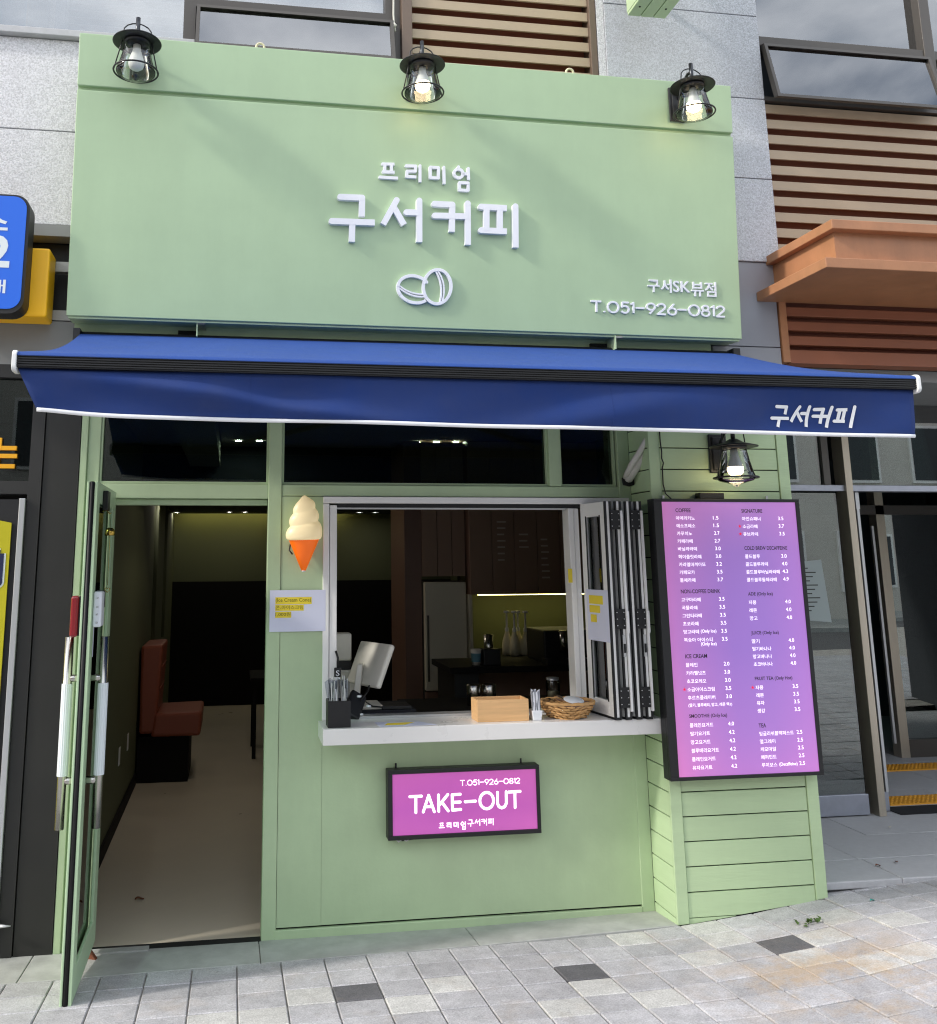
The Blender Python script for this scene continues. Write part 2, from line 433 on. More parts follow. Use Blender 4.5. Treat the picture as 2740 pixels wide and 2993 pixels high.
# printed gradients of the two light boxes
def gradient_print(name, es, kind):
    m = bpy.data.materials.new(name); m.use_nodes = True; MATS[name] = m
    t = m.node_tree; N = t.nodes; L = t.links; b = N['Principled BSDF']; b.inputs['Roughness'].default_value = .35
    tcn = N.new('ShaderNodeTexCoord'); sp = N.new('ShaderNodeSeparateXYZ'); L.new(tcn.outputs['Generated'], sp.inputs[0])
    def ramp(inp, st):
        r = N.new('ShaderNodeValToRGB'); e = r.color_ramp.elements
        e[0].position, e[0].color = st[0][0], (*lin(st[0][1]), 1); e[1].position, e[1].color = st[-1][0], (*lin(st[-1][1]), 1)
        for p, c in st[1:-1]:
            q = e.new(p); q.color = (*lin(c), 1)
        L.new(inp, r.inputs[0]); return r.outputs[0]
    if kind == 'menu':
        a = ramp(sp.outputs[0], [(0, (228, 128, 192)), (.16, (196, 128, 200)), (.45, (160, 120, 204)), (.7, (164, 124, 208)), (1, (196, 132, 214))])
        z = ramp(sp.outputs[2], [(0, (212, 128, 206)), (.14, (186, 126, 206)), (.45, (160, 120, 206)), (.8, (168, 126, 208)), (1, (206, 140, 214))])
        mxn = N.new('ShaderNodeMixRGB'); mxn.inputs[0].default_value = .5; L.new(a, mxn.inputs[1]); L.new(z, mxn.inputs[2]); out = mxn.outputs[0]
    else:
        a = ramp(sp.outputs[0], [(0, (206, 100, 186)), (.4, (196, 92, 184)), (1, (212, 104, 186))])
        z = ramp(sp.outputs[2], [(0, (206, 104, 190)), (.4, (190, 88, 184)), (1, (208, 100, 184))])
        mxn = N.new('ShaderNodeMixRGB'); mxn.inputs[0].default_value = .5; L.new(a, mxn.inputs[1]); L.new(z, mxn.inputs[2]); out = mxn.outputs[0]
    L.new(out, b.inputs['Base Color']); L.new(out, b.inputs['Emission Color']); b.inputs['Emission Strength'].default_value = es
gradient_print('menu_print', .20, 'menu')
gradient_print('take_print', .20, 'take')

# ================================================================== GROUND
TAB = [(-20, 0), (2.14, 0), (2.5, .006), (2.75, .018), (2.94, .031), (3.14, .048), (3.55, .098), (4.2, .138), (5, .17), (8, .26), (30, .6)]
def hq(X):
    for (a, p), (b_, q) in zip(TAB, TAB[1:]):
        if X <= b_: return p + (q - p) * (X - a) / (b_ - a)
    return TAB[-1][1]
def H(X, Y):
    return .010 - .0831 * max(Y, -2.6) + hq(X)
PX, PY, X0, Y0, AN = .1965, .1789, -.007, -.3204, .0339
gnd = MB()
xs = [-60, -30, -12, -6, -3, -1.5] + [-.8 + .2 * i for i in range(30)] + [6, 8, 12, 30, 60]
ys = [.35, .1, 0, -.15, -.3, -.5, -.8, -1.2, -1.6, -2, -2.6, -4, -6.2]
gv = [(x, y, H(x, y) - .010) for y in ys for x in xs]; nx = len(xs)
gnd.add(gv, [(j * nx + i, (j + 1) * nx + i, (j + 1) * nx + i + 1, j * nx + i + 1) for j in range(len(ys) - 1) for i in range(nx - 1)])
pavement = gnd.build('pavement', 'mortar', fix=False, kind='structure')
# one shared paver (sheared to the skew of the courses), tilted onto the slope
def paver_mesh():
    b = MB(); hx, hy = PX / 2 - .0030, PY / 2 - .0030; c = .0035
    def P(x, y, z): return (x, y + AN * x, z)
    top = [P(-hx + c, -hy + c, 0), P(hx - c, -hy + c, 0), P(hx - c, hy - c, 0), P(-hx + c, hy - c, 0)]
    mid = [P(-hx, -hy, -c), P(hx, -hy, -c), P(hx, hy, -c), P(-hx, hy, -c)]
    low = [P(-hx, -hy, -.05), P(hx, -hy, -.05), P(hx, hy, -.05), P(-hx, hy, -.05)]
    b.add(top + mid + low, [(0, 1, 2, 3)] + [(4 + i, 4 + (i + 1) % 4, (i + 1) % 4, i) for i in range(4)] + [(8 + i, 8 + (i + 1) % 4, 4 + (i + 1) % 4, 4 + i) for i in range(4)])
    return b
pmesh = paver_mesh()
PM = {}
for k in ('paver', 'paver_dark', 'paver_light'):
    me = pmesh.mesh('paver'); me.materials.append(MATS[k]); PM[k] = me
rest = MB()
po = ORG[pavement.as_pointer()]
light = {(3, 3), (4, 2), (7, 2), (10, 3), (12, 0), (13, 2), (14, 0), (14, 1), (16, 2), (17, 1), (11, 4), (6, 3), (18, 2), (2, 3), (17, 4), (9, 4), (15, 3), (16, 4)}
for i in range(-24, 50):
    for j in range(-1, 30):
        cx = X0 + PX * (i + .5); cy = Y0 - PY * (j + .5) + AN * (cx - 1)
        if j == -1 and not (cx > 3.62): continue
        sx = (H(cx + .05, cy) - H(cx - .05, cy)) / .1; sy = (H(cx, cy + .05) - H(cx, cy - .05)) / .1
        z = H(cx, cy) + random.uniform(-.0016, .0016)
        tl = random.uniform(-.006, .006); tl2 = random.uniform(-.006, .006)
        if -4 <= i < 25 and j < 8 and not (i > 18 and j < 0 and False):
            key = 'paver_dark' if (j == 2 and i in (5, 10, 15)) or (i, j) in ((19, 5), (1, 6)) else ('paver_light' if (i, j) in light else 'paver')
            o = bpy.data.objects.new('paver', PM[key]); COL.objects.link(o); o.parent = pavement
            o.location = (cx - po.x, cy - po.y, z - po.z)
            o.rotation_euler = (math.atan(sy) + tl, -math.atan(sx) + tl2, random.uniform(-.006, .006))
        else:
            k = len(rest.v)
            rest.add([(cx + v[0], cy + v[1], z + v[2] + sx * v[0] + sy * v[1]) for v in pmesh.v[:8]], pmesh.f[:5])
r_ = rest.build('paver_field', 'paver', pavement, fix=False); r_['kind'] = 'stuff'
# granite edging along the shop front
edging = thing('edging', 'worn grey granite edging strip between shop front and pavers', 'edging', (1, -.15, 0))
js = [-3.2, -1.7, -.36, .69, 1.72, 2.74]
for a, b_ in zip(js, js[1:]):
    a += .002; b_ -= .002
    fy = lambda x: Y0 + AN * (x - 1) + .003
    top = [(a, fy(a), H(a, fy(a)) + .001), (b_, fy(b_), H(b_, fy(b_)) + .001), (b_, .06, H(b_, .06) + .001), (a, .06, H(a, .06) + .001)]
    MB().hexa([(p[0], p[1], p[2] - .12) for p in top], top).build('edging_stone', 'granite_grey', edging, bevel=.003)
# road, far kerb and pavement behind the camera
bx('road', 'road', None, -60, 60, -14, -6.35, -.3, .10)['kind'] = 'structure'
kb = bx('kerb', 'granite', None, -60, 60, -6.35, -6.2, -.2, .225, bevel=.01); kb['kind'] = 'structure'
bx('far_pavement', 'granite_grey', None, -60, 60, -17, -14, -.2, .2)['kind'] = 'structure'
# houses across the street, seen in the glass only
for k, (xa, xb, hgt, mt, lab) in enumerate([(-26, -9, 9, 'far_wall2', 'brown brick low-rise across the street behind the viewer, left'), (-8, 5, 7, 'far_wall', 'pale plastered low-rise across the street behind the viewer, middle'), (6, 22, 10, 'far_wall', 'tall pale block across the street behind the viewer, right')]):
    tb = thing('street_building', lab, 'building', ((xa + xb) / 2, -21, 0), 'buildings across the street')
    bx('wall', mt, tb, xa, xb, -25, -17, 0, hgt)
    for fz in range(int(hgt // 3)):
        nwin = int((xb - xa) // 2.6)
        for q in range(nwin):
            x = xa + 1.0 + q * 2.55
            wd = bx('window', 'white_frame', tb, x - .08, x + 1.48, -17.01, -16.93, 1.0 + 3 * fz - .08, 2.5 + 3 * fz + .08)
            bx('pane', 'far_window', wd, x, x + 1.4, -16.96, -16.915, 1.0 + 3 * fz, 2.5 + 3 * fz)

# ================================================================== HOST BUILDING (upper storey)
bld = thing('office_building', 'granite clad office building with brown louvers above the green sign', 'building', (2, .3, 3.5))
bx('core_wall', 'room_dark', bld, -3.2, .16, .02, .14, 3.62, 4.70)
for (a, b_) in ((-2.4, -1.25), (-1.245, -.1), (-.095, 1.05)):
    for (z0, z1) in ((3.62, 4.16), (4.166, 4.712)):
        bx('stone_panel', 'stone_white', bld, a, b_, -.012, .02, z0, z1, bevel=.003)
bx('ledge', 'granite', bld, -3.2, .24, -.055, .12, 4.716, 4.757, bevel=.004)
bx('stone_edge', 'stone_white', bld, 2.688, 2.736, -.006, .14, 3.596, 6.2)
for (z0, z1) in ((3.596, 4.130), (4.136, 4.668), (4.674, 5.246), (5.252, 5.8), (5.806, 6.35)):
    bx('stone_panel', 'stone_grey', bld, 2.739, 3.776, -.012, .03, z0, z1, bevel=.003)
bx('core_wall', 'room_dark', bld, 2.74, 3.77, .03, .4, 3.6, 6.3)
bx('core_wall', 'room_dark', bld, -3.2, 7.0, .45, 1.5, 2.98, 4.6)
bx('core_wall', 'louver_back', bld, 3.79, 7.0, .19, .44, 3.0, 4.69)
bx('core_wall', 'louver_back', bld, 1.45, 2.7, .21, .44, 3.2, 6.2)
# metal skirting under the stone
bx('soffit_strip', 'grey_fascia', bld, -3.2, -.2, -.02, .1, 3.552, 3.617)
bx('recess_back', 'dark_panel', bld, -3.2, 0, .12, .2, 3.08, 3.552)
bx('fascia_panel', 'grey_panel', bld, 3.3, 3.738, .0, .06, 3.068, 3.592, bevel=.003)
bx('fascia_panel', 'grey_panel', bld, 3.3, 3.738, .0, .06, 2.60, 3.063, bevel=.003)
bx('shadow_gap', 'gap', bld, 3.28, 3.74, .03, .08, 2.6, 3.6)
bx('fascia_panel', 'grey_fascia', bld, -3.2, -.276, .004, .08, 2.845, 3.085)
# left upper window
def window(x0, x1, z0, z1, y, mull, name='window', frame='dark_frame'):
    wd = bx(name, frame, bld, x0, x1, y, y + .06, z0, z0 + .022)
    for a in mull: bx('mullion', frame, wd, a - .034, a + .034, y - .03, y + .09, z0 - .01, z1)
    return wd
wl = window(-3, .17, 4.757, 6.2, .06, [.2])
bx('pane', 'office_glass', wl, -3, .166, .078, .084, 4.78, 6.2)
bx('curtain_pillar', 'beige_pillar', bld, -.74, -.61, .16, .3, 4.76, 6.2)
bx('light_tube', 'cap_white', bld, -.545, -.52, .3, .33, 4.86, 6.2)
sl_ = MB()
for k in range(22): sl_.box(-.5, .15, .118, .132, 4.80 + k * .046, 4.808 + k * .046)
for x in (-.30, ): sl_.box(x, x + .004, .195, .2, 4.76, 6.2)
bl = sl_.build('blind', 'blind', bld); bl['kind'] = 'stuff'
bx('room_back', 'room_dark', bld, -3.2, 5.6, 1.6, 1.7, 4.6, 6.4)
bx('room_floor', 'room_dark', bld, -3.2, 2.7, .15, 1.6, 4.6, 4.7)
# vent window, tilted out at the foot
def vent(x0, x1, zt, zb, y, tilt, label_m='dark_frame', tint='office_glass'):
    h = zt - zb
    def F(x, d, u):      # u down along sash
        return (x, y - u * math.sin(tilt) - d * math.cos(tilt), zt - u * math.cos(tilt) + d * math.sin(tilt) * -1)
    def slab(xa, xb, u0, u1, d0, d1):
        return [F(xa, d0, u1), F(xb, d0, u1), F(xb, d1, u1), F(xa, d1, u1)], [F(xa, d0, u0), F(xb, d0, u0), F(xb, d1, u0), F(xa, d1, u0)]
    s = MB()
    for (xa, xb, u0, u1) in ((x0, x1, 0, .02), (x0, x1, h - .022, h), (x0, x0 + .02, .02, h - .022), (x1 - .02, x1, .02, h - .022)):
        s.hexa(*slab(xa, xb, u0, u1, 0, .045))
    sash = s.build('vent_sash', 'brown_frame' if label_m == 'brown' else 'dark_frame', bld)
    MB().hexa(*slab(x0 + .015, x1 - .015, .015, h - .017, .018, .026)).build('pane', tint, sash)
    return sash
bx('transom_bar', 'dark_frame', bld, .234, 1.43, .03, .12, 5.02, 5.075)
bx('sill_bar', 'dark_frame', bld, .234, 1.43, .03, .14, 4.70, 4.76)
vent(.242, 1.40, 5.018, 4.716, .03, R(13))
wu = bx('window', 'dark_frame', bld, .234, 1.43, .09, .11, 5.075, 5.10)
bx('pane', 'office_glass', wu, .234, 1.43, .075, .08, 5.1, 6.2)
sl_ = MB()
for k in range(20): sl_.box(.24, 1.42, .118, .132, 5.1 + k * .046, 5.108 + k * .046)
sl_.build('blind', 'blind', bld)['kind'] = 'stuff'
bx('mullion', 'dark_frame', bld, 1.36, 1.45, .035, .12, 4.5, 6.2)
bx('louver_frame', 'brown_frame', bld, 1.452, 1.515, -.012, .12, 4.4, 6.2, bevel=.003)
# louvers
def louvers(x0, x1, zs, mt, back, y=.0, hh=.058, lo=None):
    bx('louver_backing', back, bld, x0, x1, y + .085, y + .10, min(zs) - .1, max(zs) + .1)
    for z in zs:
        b = MB()
        # sloping top blade with upright face
        b.hexa([(x0, y, z - .058), (x1, y, z - .058), (x1, y + .012, z - .058), (x0, y + .012, z - .058)], [(x0, y, z), (x1, y, z), (x1, y + .012, z), (x0, y + .012, z)])
        b.hexa([(x0, y + .013, z - .012), (x1, y + .013, z - .012), (x1, y + .08, z + .012), (x0, y + .08, z + .012)], [(x0, y + .013, z), (x1, y + .013, z), (x1, y + .08, z + .024), (x0, y + .08, z + .024)])
        b.build('louver_slat', mt, bld)
louvers(1.518, 2.64, [5.190 - .1035 * k for k in range(-6, 7)], 'louver', 'louver_back', y=.02)
bx('louver_frame', 'brown_frame', bld, 2.642, 2.684, -.005, .12, 4.4, 6.2, bevel=.003)
louvers(3.79, 6.2, [4.657 - .1035 * k for k in range(0, 10)], 'louver', 'louver_back', y=.02)
# right upper window
bx('window_sill', 'dark_frame', bld, 3.78, 6.2, .0, .14, 4.672, 4.70)
bx('transom_bar', 'dark_frame', bld, 3.78, 6.2, .03, .12, 5.075, 5.14, bevel=.004)
bx('mullion', 'dark_frame', bld, 4.985, 5.06, .02, .13, 4.70, 6.3, bevel=.004)
wr = bx('window', 'dark_frame', bld, 3.78, 6.2, .08, .12, 5.14, 5.16)
bx('pane', 'office_glass', wr, 3.785, 4.985, .085, .09, 5.16, 6.3)
bx('pane', 'office_glass', wr, 5.06, 6.2, .085, .09, 4.7, 6.3)
vent(3.80, 4.982, 5.068, 4.640, .02, R(13))
bx('dark_vent_back', 'room_dark', bld, 3.79, 4.98, .15, .16, 4.70, 5.13); bx('dark_vent_back', 'room_dark', bld, .24, 1.36, .15, .16, 4.76, 5.07)  # dark sheets added behind the vents so the gaps read as unlit room
bx('curtain_pillar', 'beige_pillar', bld, 4.17, 4.32, .17, .3, 4.72, 6.3)
sl_ = MB()
for k in range(26): sl_.box(4.35, 4.97, .118, .132, 5.17 + k * .046, 5.177 + k * .046); sl_.box(5.08, 6.1, .118, .132, 4.75 + k * .046, 4.757 + k * .046)
for x in (4.44, 5.0): sl_.box(x, x + .004, .195, .2, 5.1, 6.3)
sl_.build('blind', 'blind', bld)['kind'] = 'stuff'
bx('pale_backing', 'pale_backing', bld, 4.37, 4.975, .145, .15, 5.16, 6.3); bx('pale_backing', 'pale_backing', bld, 5.08, 6.1, .145, .15, 4.72, 6.3); bx('pale_backing', 'pale_backing', bld, -.5, .15, .145, .15, 4.78, 6.2); bx('pale_backing', 'pale_backing_blue', bld, -3, -.75, .2, .21, 4.78, 6.2)  # left window panels are added so its lit blinds and glass read pale
bx('room_floor', 'room_dark', bld, 3.8, 6.2, .15, 1.6, 4.6, 4.7)
# rope hanging by the louver frame
rp = MB().tube([(1.405, -.0, 5.5), (1.404, -.005, 5.2), (1.402, -.004, 5.05), (1.405, -.006, 4.98), (1.412, -.006, 4.94)], .006, 6)
rp.tube([(1.398, -.008, 4.99), (1.412, -.014, 4.975), (1.40, -.01, 4.965)], .010, 6)
tag(rp.build('rope', 'rope'), 'white knotted rope hanging beside the upper brown louvers', 'rope')
# copper canopy over the neighbour entrance
cn = thing('entrance_canopy', 'copper coloured metal canopy over the glass entrance on the right', 'canopy', (4.8, -.3, 3.3))
bx('top_lip', 'copper', cn, 3.69, 6.4, -.64, .0, 3.578, 3.632, bevel=.004)
bx('fascia', 'copper', cn, 3.735, 6.4, -.585, .0, 3.402, 3.578)
bx('bottom_plate', 'copper', cn, 3.61, 6.4, -.67, .0, 3.345, 3.402, bevel=.004)
lv = thing('entrance_louver', 'reddish brown horizontal louver below the copper canopy', 'louver', (4.9, 0, 2.97))
bx('frame', 'copper', lv, 3.745, 3.79, -.01, .1, 2.975, 3.345); bx('frame', 'copper_slat', lv, 3.79, 6.4, -.008, .1, 2.97, 3.05)
bx('backing', 'louver_back', lv, 3.79, 6.4, .1, .12, 3.0, 3.345)
for z in (3.085, 3.175, 3.265): bx('slat', 'copper_slat', lv, 3.792, 6.4, .0, .05, z, z + .055, bevel=.003)
# green projecting sign at the top
bs = thing('projecting_sign', 'green boxed sign projecting from the stone wall, underside only in view', 'sign', (2.92, -.6, 5.05))
bx('box', 'green', bs, 2.80, 3.045, -1.1, -.2, 5.066, 5.9)
for k in range(3): bx('underside_plank', 'green_plank', bs, 2.802 + k * .0815, 2.878 + k * .0815, -1.1, -.203, 5.046, 5.066, bevel=.002)
for k in range(2): MB().lathe([(.0, -.002), (.006, -.002), (.006, .002)], (2.835 + k * .165, -.3, 5.045), 8).build('screw', 'gap', bs)
for z in (5.4, 5.7): MB().tube([(2.92, -.2, z), (2.92, -.0, z)], .02, 8).build('bracket', 'black_metal', bs)

# ================================================================== LEFT NEIGHBOUR
nb = thing('neighbour_facade', 'dark grey neighbouring facade left of the coffee shop', 'facade', (-1.2, .1, 0))
bx('pillar_panel', 'dark_panel', nb, -.452, -.278, -.002, .2, H(-.3, 0) - .02, 2.845)
bx('pillar_panel', 'dark_panel2', nb, -.522, -.458, -.010, .2, H(-.3, 0) - .02, 2.845)
bx('pillar_core', 'gap', nb, -.5, -.4, .012, .2, 0, 2.84)
bx('head_band', 'dark_panel2', nb, -3.2, -.523, .004, .1, 2.775, 2.845)
bx('transom_bar', 'dark_panel2', nb, -3.2, -.523, .0, .1, 2.17, 2.235)
tg = bx('transom_pane', 'window_glass', nb, -3.2, -.523, .045, .052, 2.235, 2.775)
bx('door_post', 'dark_panel2', nb, -.5245, -.5225, -.004, .1, .0, 2.17)
bx('door_edge', 'alu', nb, -.556, -.526, -.03, .06, .05, 2.145, bevel=.003)
bx('door_leaf', 'gasket', nb, -1.5, -.558, -.02, .03, .05, 2.14)
for k, x in enumerate((-.9,)): MB().tube([(-.535, -.035, .16), (-.46, -.06, .165)], [.012, .003], 6).build('door_stop', 'alu', nb)
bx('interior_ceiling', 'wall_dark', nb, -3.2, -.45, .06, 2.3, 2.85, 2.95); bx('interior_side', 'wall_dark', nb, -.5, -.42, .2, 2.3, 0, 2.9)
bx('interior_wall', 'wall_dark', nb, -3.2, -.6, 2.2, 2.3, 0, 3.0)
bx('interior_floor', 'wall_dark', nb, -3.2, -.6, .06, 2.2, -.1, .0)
# poster on the door with navy lettering fragments
ps = thing('yellow_poster', 'yellow poster with big navy letters on the neighbour door', 'poster', (-1.0, -.03, 1.0))
bx('sheet', 'poster_yellow', ps, -1.45, -.585, -.032, -.022, .2, 2.02)
MB().hexa([(-1.45, -.032, 2.02), (-.585, -.032, 2.02), (-.585, -.022, 2.02), (-1.45, -.022, 2.02)], [(-1.45, -.032, 2.20), (-.587, -.032, 2.022), (-.587, -.022, 2.022), (-1.45, -.022, 2.20)]).build('sheet_top', 'poster_yellow', ps)
F0 = lambda s, t, d: (s, -.0325 - d, t)
for polys, nm in (([[(-.72, 1.865), (-.628, 1.865)], [(-.72, 1.73), (-.622, 1.73)], [(-.632, 1.73), (-.632, 1.87)], [(-.73, 1.87), (-.73, 1.725)]], 'letter'), ([[(-.648, 1.52), (-.648, 1.10)]], 'letter')):
    bw = MB(); strokes(bw, polys, .062, .001, F0); bw.build('letter_outline', 'sign_pale', ps)
    bw = MB(); strokes(bw, polys, .044, .0025, F0); bw.build(nm, 'poster_navy', ps)
# yellow raised letter on the transom glass
yl = MB(); strokes(yl, [[(-.76, 2.407), (-.598, 2.407)], [(-.76, 2.366), (-.593, 2.366)], [(-.76, 2.313), (-.602, 2.313)], [(-.685, 2.407), (-.685, 2.46)], [(-.69, 2.313), (-.69, 2.366)]], .022, .02, lambda s, t, d: (s, .044 - d, t))
tag(yl.build('glass_letter', 'orange_letter'), 'orange yellow letter fragment mounted on the neighbour transom glass', 'lettering')
# blue sign board with yellow box behind, on galvanised rails
def rounded_slab(b, x0, x1, z0, z1, y0, y1, r):
    pts = []
    for cx_, cz_, a0 in ((x1 - r, z1 - r, 0), (x0 + r, z1 - r, 90), (x0 + r, z0 + r, 180), (x1 - r, z0 + r, 270)):
        for k in range(7):
            a = R(a0 + 15 * k); pts.append((cx_ + r * math.cos(a), cz_ + r * math.sin(a)))
    n = len(pts)
    b.add([(p[0], y0, p[1]) for p in pts] + [(p[0], y1, p[1]) for p in pts], [tuple(range(n)), tuple(range(2 * n - 1, n - 1, -1))] + [(i, (i + 1) % n, n + (i + 1) % n, n + i) for i in range(n)])
    return b
bl_ = thing('blue_sign', 'blue rounded sign board with white characters cut by the left edge', 'sign', (-.95, -.25, 3.05))
rounded_slab(MB(), -1.35, -.540, 3.04, 3.665, -.298, -.18, .075).build('case', 'black_plastic', bl_)
rounded_slab(MB(), -1.34, -.555, 3.063, 3.655, -.302, -.296, .065).build('face', 'blue_sign', bl_)
text('소', -.765, -.304, 3.47, 'sign_pale', bl_, width=.125, h=.095, bold=.03)
text('2', -.735, -.304, 3.275, 'sign_pale', bl_, width=.115, h=.17, bold=.03)
text('매', -.715, -.304, 3.142, 'sign_pale', bl_, width=.085, h=.07, bold=.02)
yb = MB().box(-.95, -.455, -.17, -.0, 3.062, 3.432)
tag(yb.build('yellow_box', 'yellow_box', bevel=.012), 'yellow metal sign box behind the blue sign', 'sign box')
for z, lab in ((3.36, 'upper'), (3.09, 'lower')):
    tag(bx('sign_rail', 'galv', None, -2.6, -.34, -.0, .05, z, z + .055), '%s stained galvanised rail carrying the yellow sign box' % lab, 'rail', 'sign rails')

# ================================================================== SHOP FRONT
sf = thing('coffee_shop_facade', 'sage green coffee shop front with serving hatch and open doorway', 'facade', (1.2, .0, 0))
J = dict(bevel=.004)
bx('jamb', 'green', sf, -.275, -.24, .0, .10, 0.002, 3.0, **J); bx('jamb', 'green', sf, -.24, -.176, .012, .10, 0.002, 3.0, **J)
bx('door_jamb', 'green', sf, -.176, -.112, .004, .10, 0.002, 2.148, **J)
bx('transom_bar', 'green', sf, -.176, .701, .002, .10, 2.150, 2.226, **J)
bx('post', 'green', sf, .701, .772, -.004, .10, 0.002, 3.0, **J)
bx('door_head', 'green', sf, -.11, .70, .03, .10, 2.118, 2.148, **J)
wall = bx('wall_panel', 'green', sf, .774, .993, .0, .09, .062, 2.163)
bx('wall_panel', 'green', sf, .994, 2.70, .001, .09, .062, .944)
bx('head_panel', 'green', sf, .774, 2.668, .0, .09, 2.166, 2.226, **J)
bx('side_panel', 'green', sf, 2.668, 2.738, -.004, .09, .002, 2.90, **J)
bx('base_gap', 'gap', sf, .774, 2.70, .02, .08, .002, .08)
bx('base_trim', 'green', sf, .763, 2.668, -.006, .018, .004, .052, **J)
tp = [(-.175, .70), (.774, 2.262), (2.332, 2.66)]
bx('post', 'green', sf, 2.262, 2.332, .0, .09, 2.228, 3.0, **J)
for a, b_ in tp:
    fr = MB()
    fr.box(a, b_, .02, .08, 2.228, 2.240); fr.box(a, a + .01, .02, .08, 2.240, 3.0); fr.box(b_ - .01, b_, .02, .08, 2.240, 3.0)
    q = fr.build('transom_window', 'green', sf)
    bx('pane', 'window_glass', q, a + .01, b_ - .01, .045, .051, 2.240, 3.0)
# fascia behind awning and sign
bx('fascia', 'green', sf, -.335, 3.27, -.035, .10, 2.93, 3.12)
bx('sign_soffit', 'green_plank', sf, -.335, 3.33, -.03, .1, 3.12, 3.2)
# threshold
bx('threshold', 'gap', sf, -.112, .70, -.012, .05, -.02, .012)
tag(MB().hexa([(-.11, -.045, .012), (.17, -.05, .012), (.17, .0, .012), (-.11, .0, .012)], [(-.11, -.045, .022), (.17, -.05, .022), (.17, .0, .022), (-.11, .0, .022)]).build('tile_piece', 'granite_grey'), 'broken dark stone piece at the doorway threshold', 'stone piece')

# ---- column with planks
pl = thing('plank_pillar', 'sage green planked pillar carrying the menu board', 'pillar', (3.14, -.1, 0))
KX0, KX1, KY = 2.736, 3.553, -.255
bx('core', 'gap', pl, KX0 + .012, KX1 - .012, KY + .012, .05, -.02, 2.79)
zs = [.075 + .1172 * k for k in range(-1, 25)]
for k, (z0, z1) in enumerate(zip(zs, zs[1:])):
    if z1 > 2.82: break
    z0 += .003; z1 -= .003
    if k < 2:
        pr = [(2.80, H(2.80, KY) - .004), (3.05, .0725), (3.05, .0735), (2.80, .0735)] if k == 0 else [(2.80, .078), (3.08, .078), (3.487, H(3.487, KY) - .004), (3.487, z1), (2.80, z1)]
        n_ = len(pr); MB().add([(p[0], KY, p[1]) for p in pr] + [(p[0], KY + .011, p[1]) for p in pr], [tuple(range(n_)), tuple(range(2 * n_ - 1, n_ - 1, -1))] + [(q, (q + 1) % n_, n_ + (q + 1) % n_, n_ + q) for q in range(n_)]).build('plank', 'green_plank', pl)
    else:
        bx('plank', 'green_plank', pl, 2.80, 3.487, KY, KY + .011, z0, z1, bevel=.0015)
for z0, z1 in zip(zs[0:], zs[1:]):
    if z1 > 2.82: break
    bx('side_plank', 'green_plank', pl, KX0 + .0, KX0 + .011, KY + .012, -.006, max(z0 + .003, .0), z1 - .003, bevel=.0015)
MB().hexa([(KX0, KY - .006, H(KX0, KY)), (2.797, KY - .006, H(2.79, KY)), (2.797, KY + .011, H(2.79, KY)), (KX0, KY + .011, H(KX0, KY))], [(KX0, KY - .006, 2.80), (2.797, KY - .006, 2.80), (2.797, KY + .011, 2.80), (KX0, KY + .011, 2.80)]).build('corner_board', 'green_plank', pl, bevel=.002)
MB().hexa([(3.49, KY - .006, H(3.49, KY)), (KX1, KY - .006, H(KX1, KY)), (KX1, KY + .011, H(KX1, KY)), (3.49, KY + .011, H(3.49, KY))], [(3.49, KY - .006, 2.80), (KX1, KY - .006, 2.80), (KX1, KY + .011, 2.80), (3.49, KY + .011, 2.80)]).build('corner_board', 'green_plank', pl, bevel=.002)
bx('right_cheek', 'green', pl, KX1 - .011, KX1, KY + .012, .3, H(KX1, KY) - .03, 2.79)

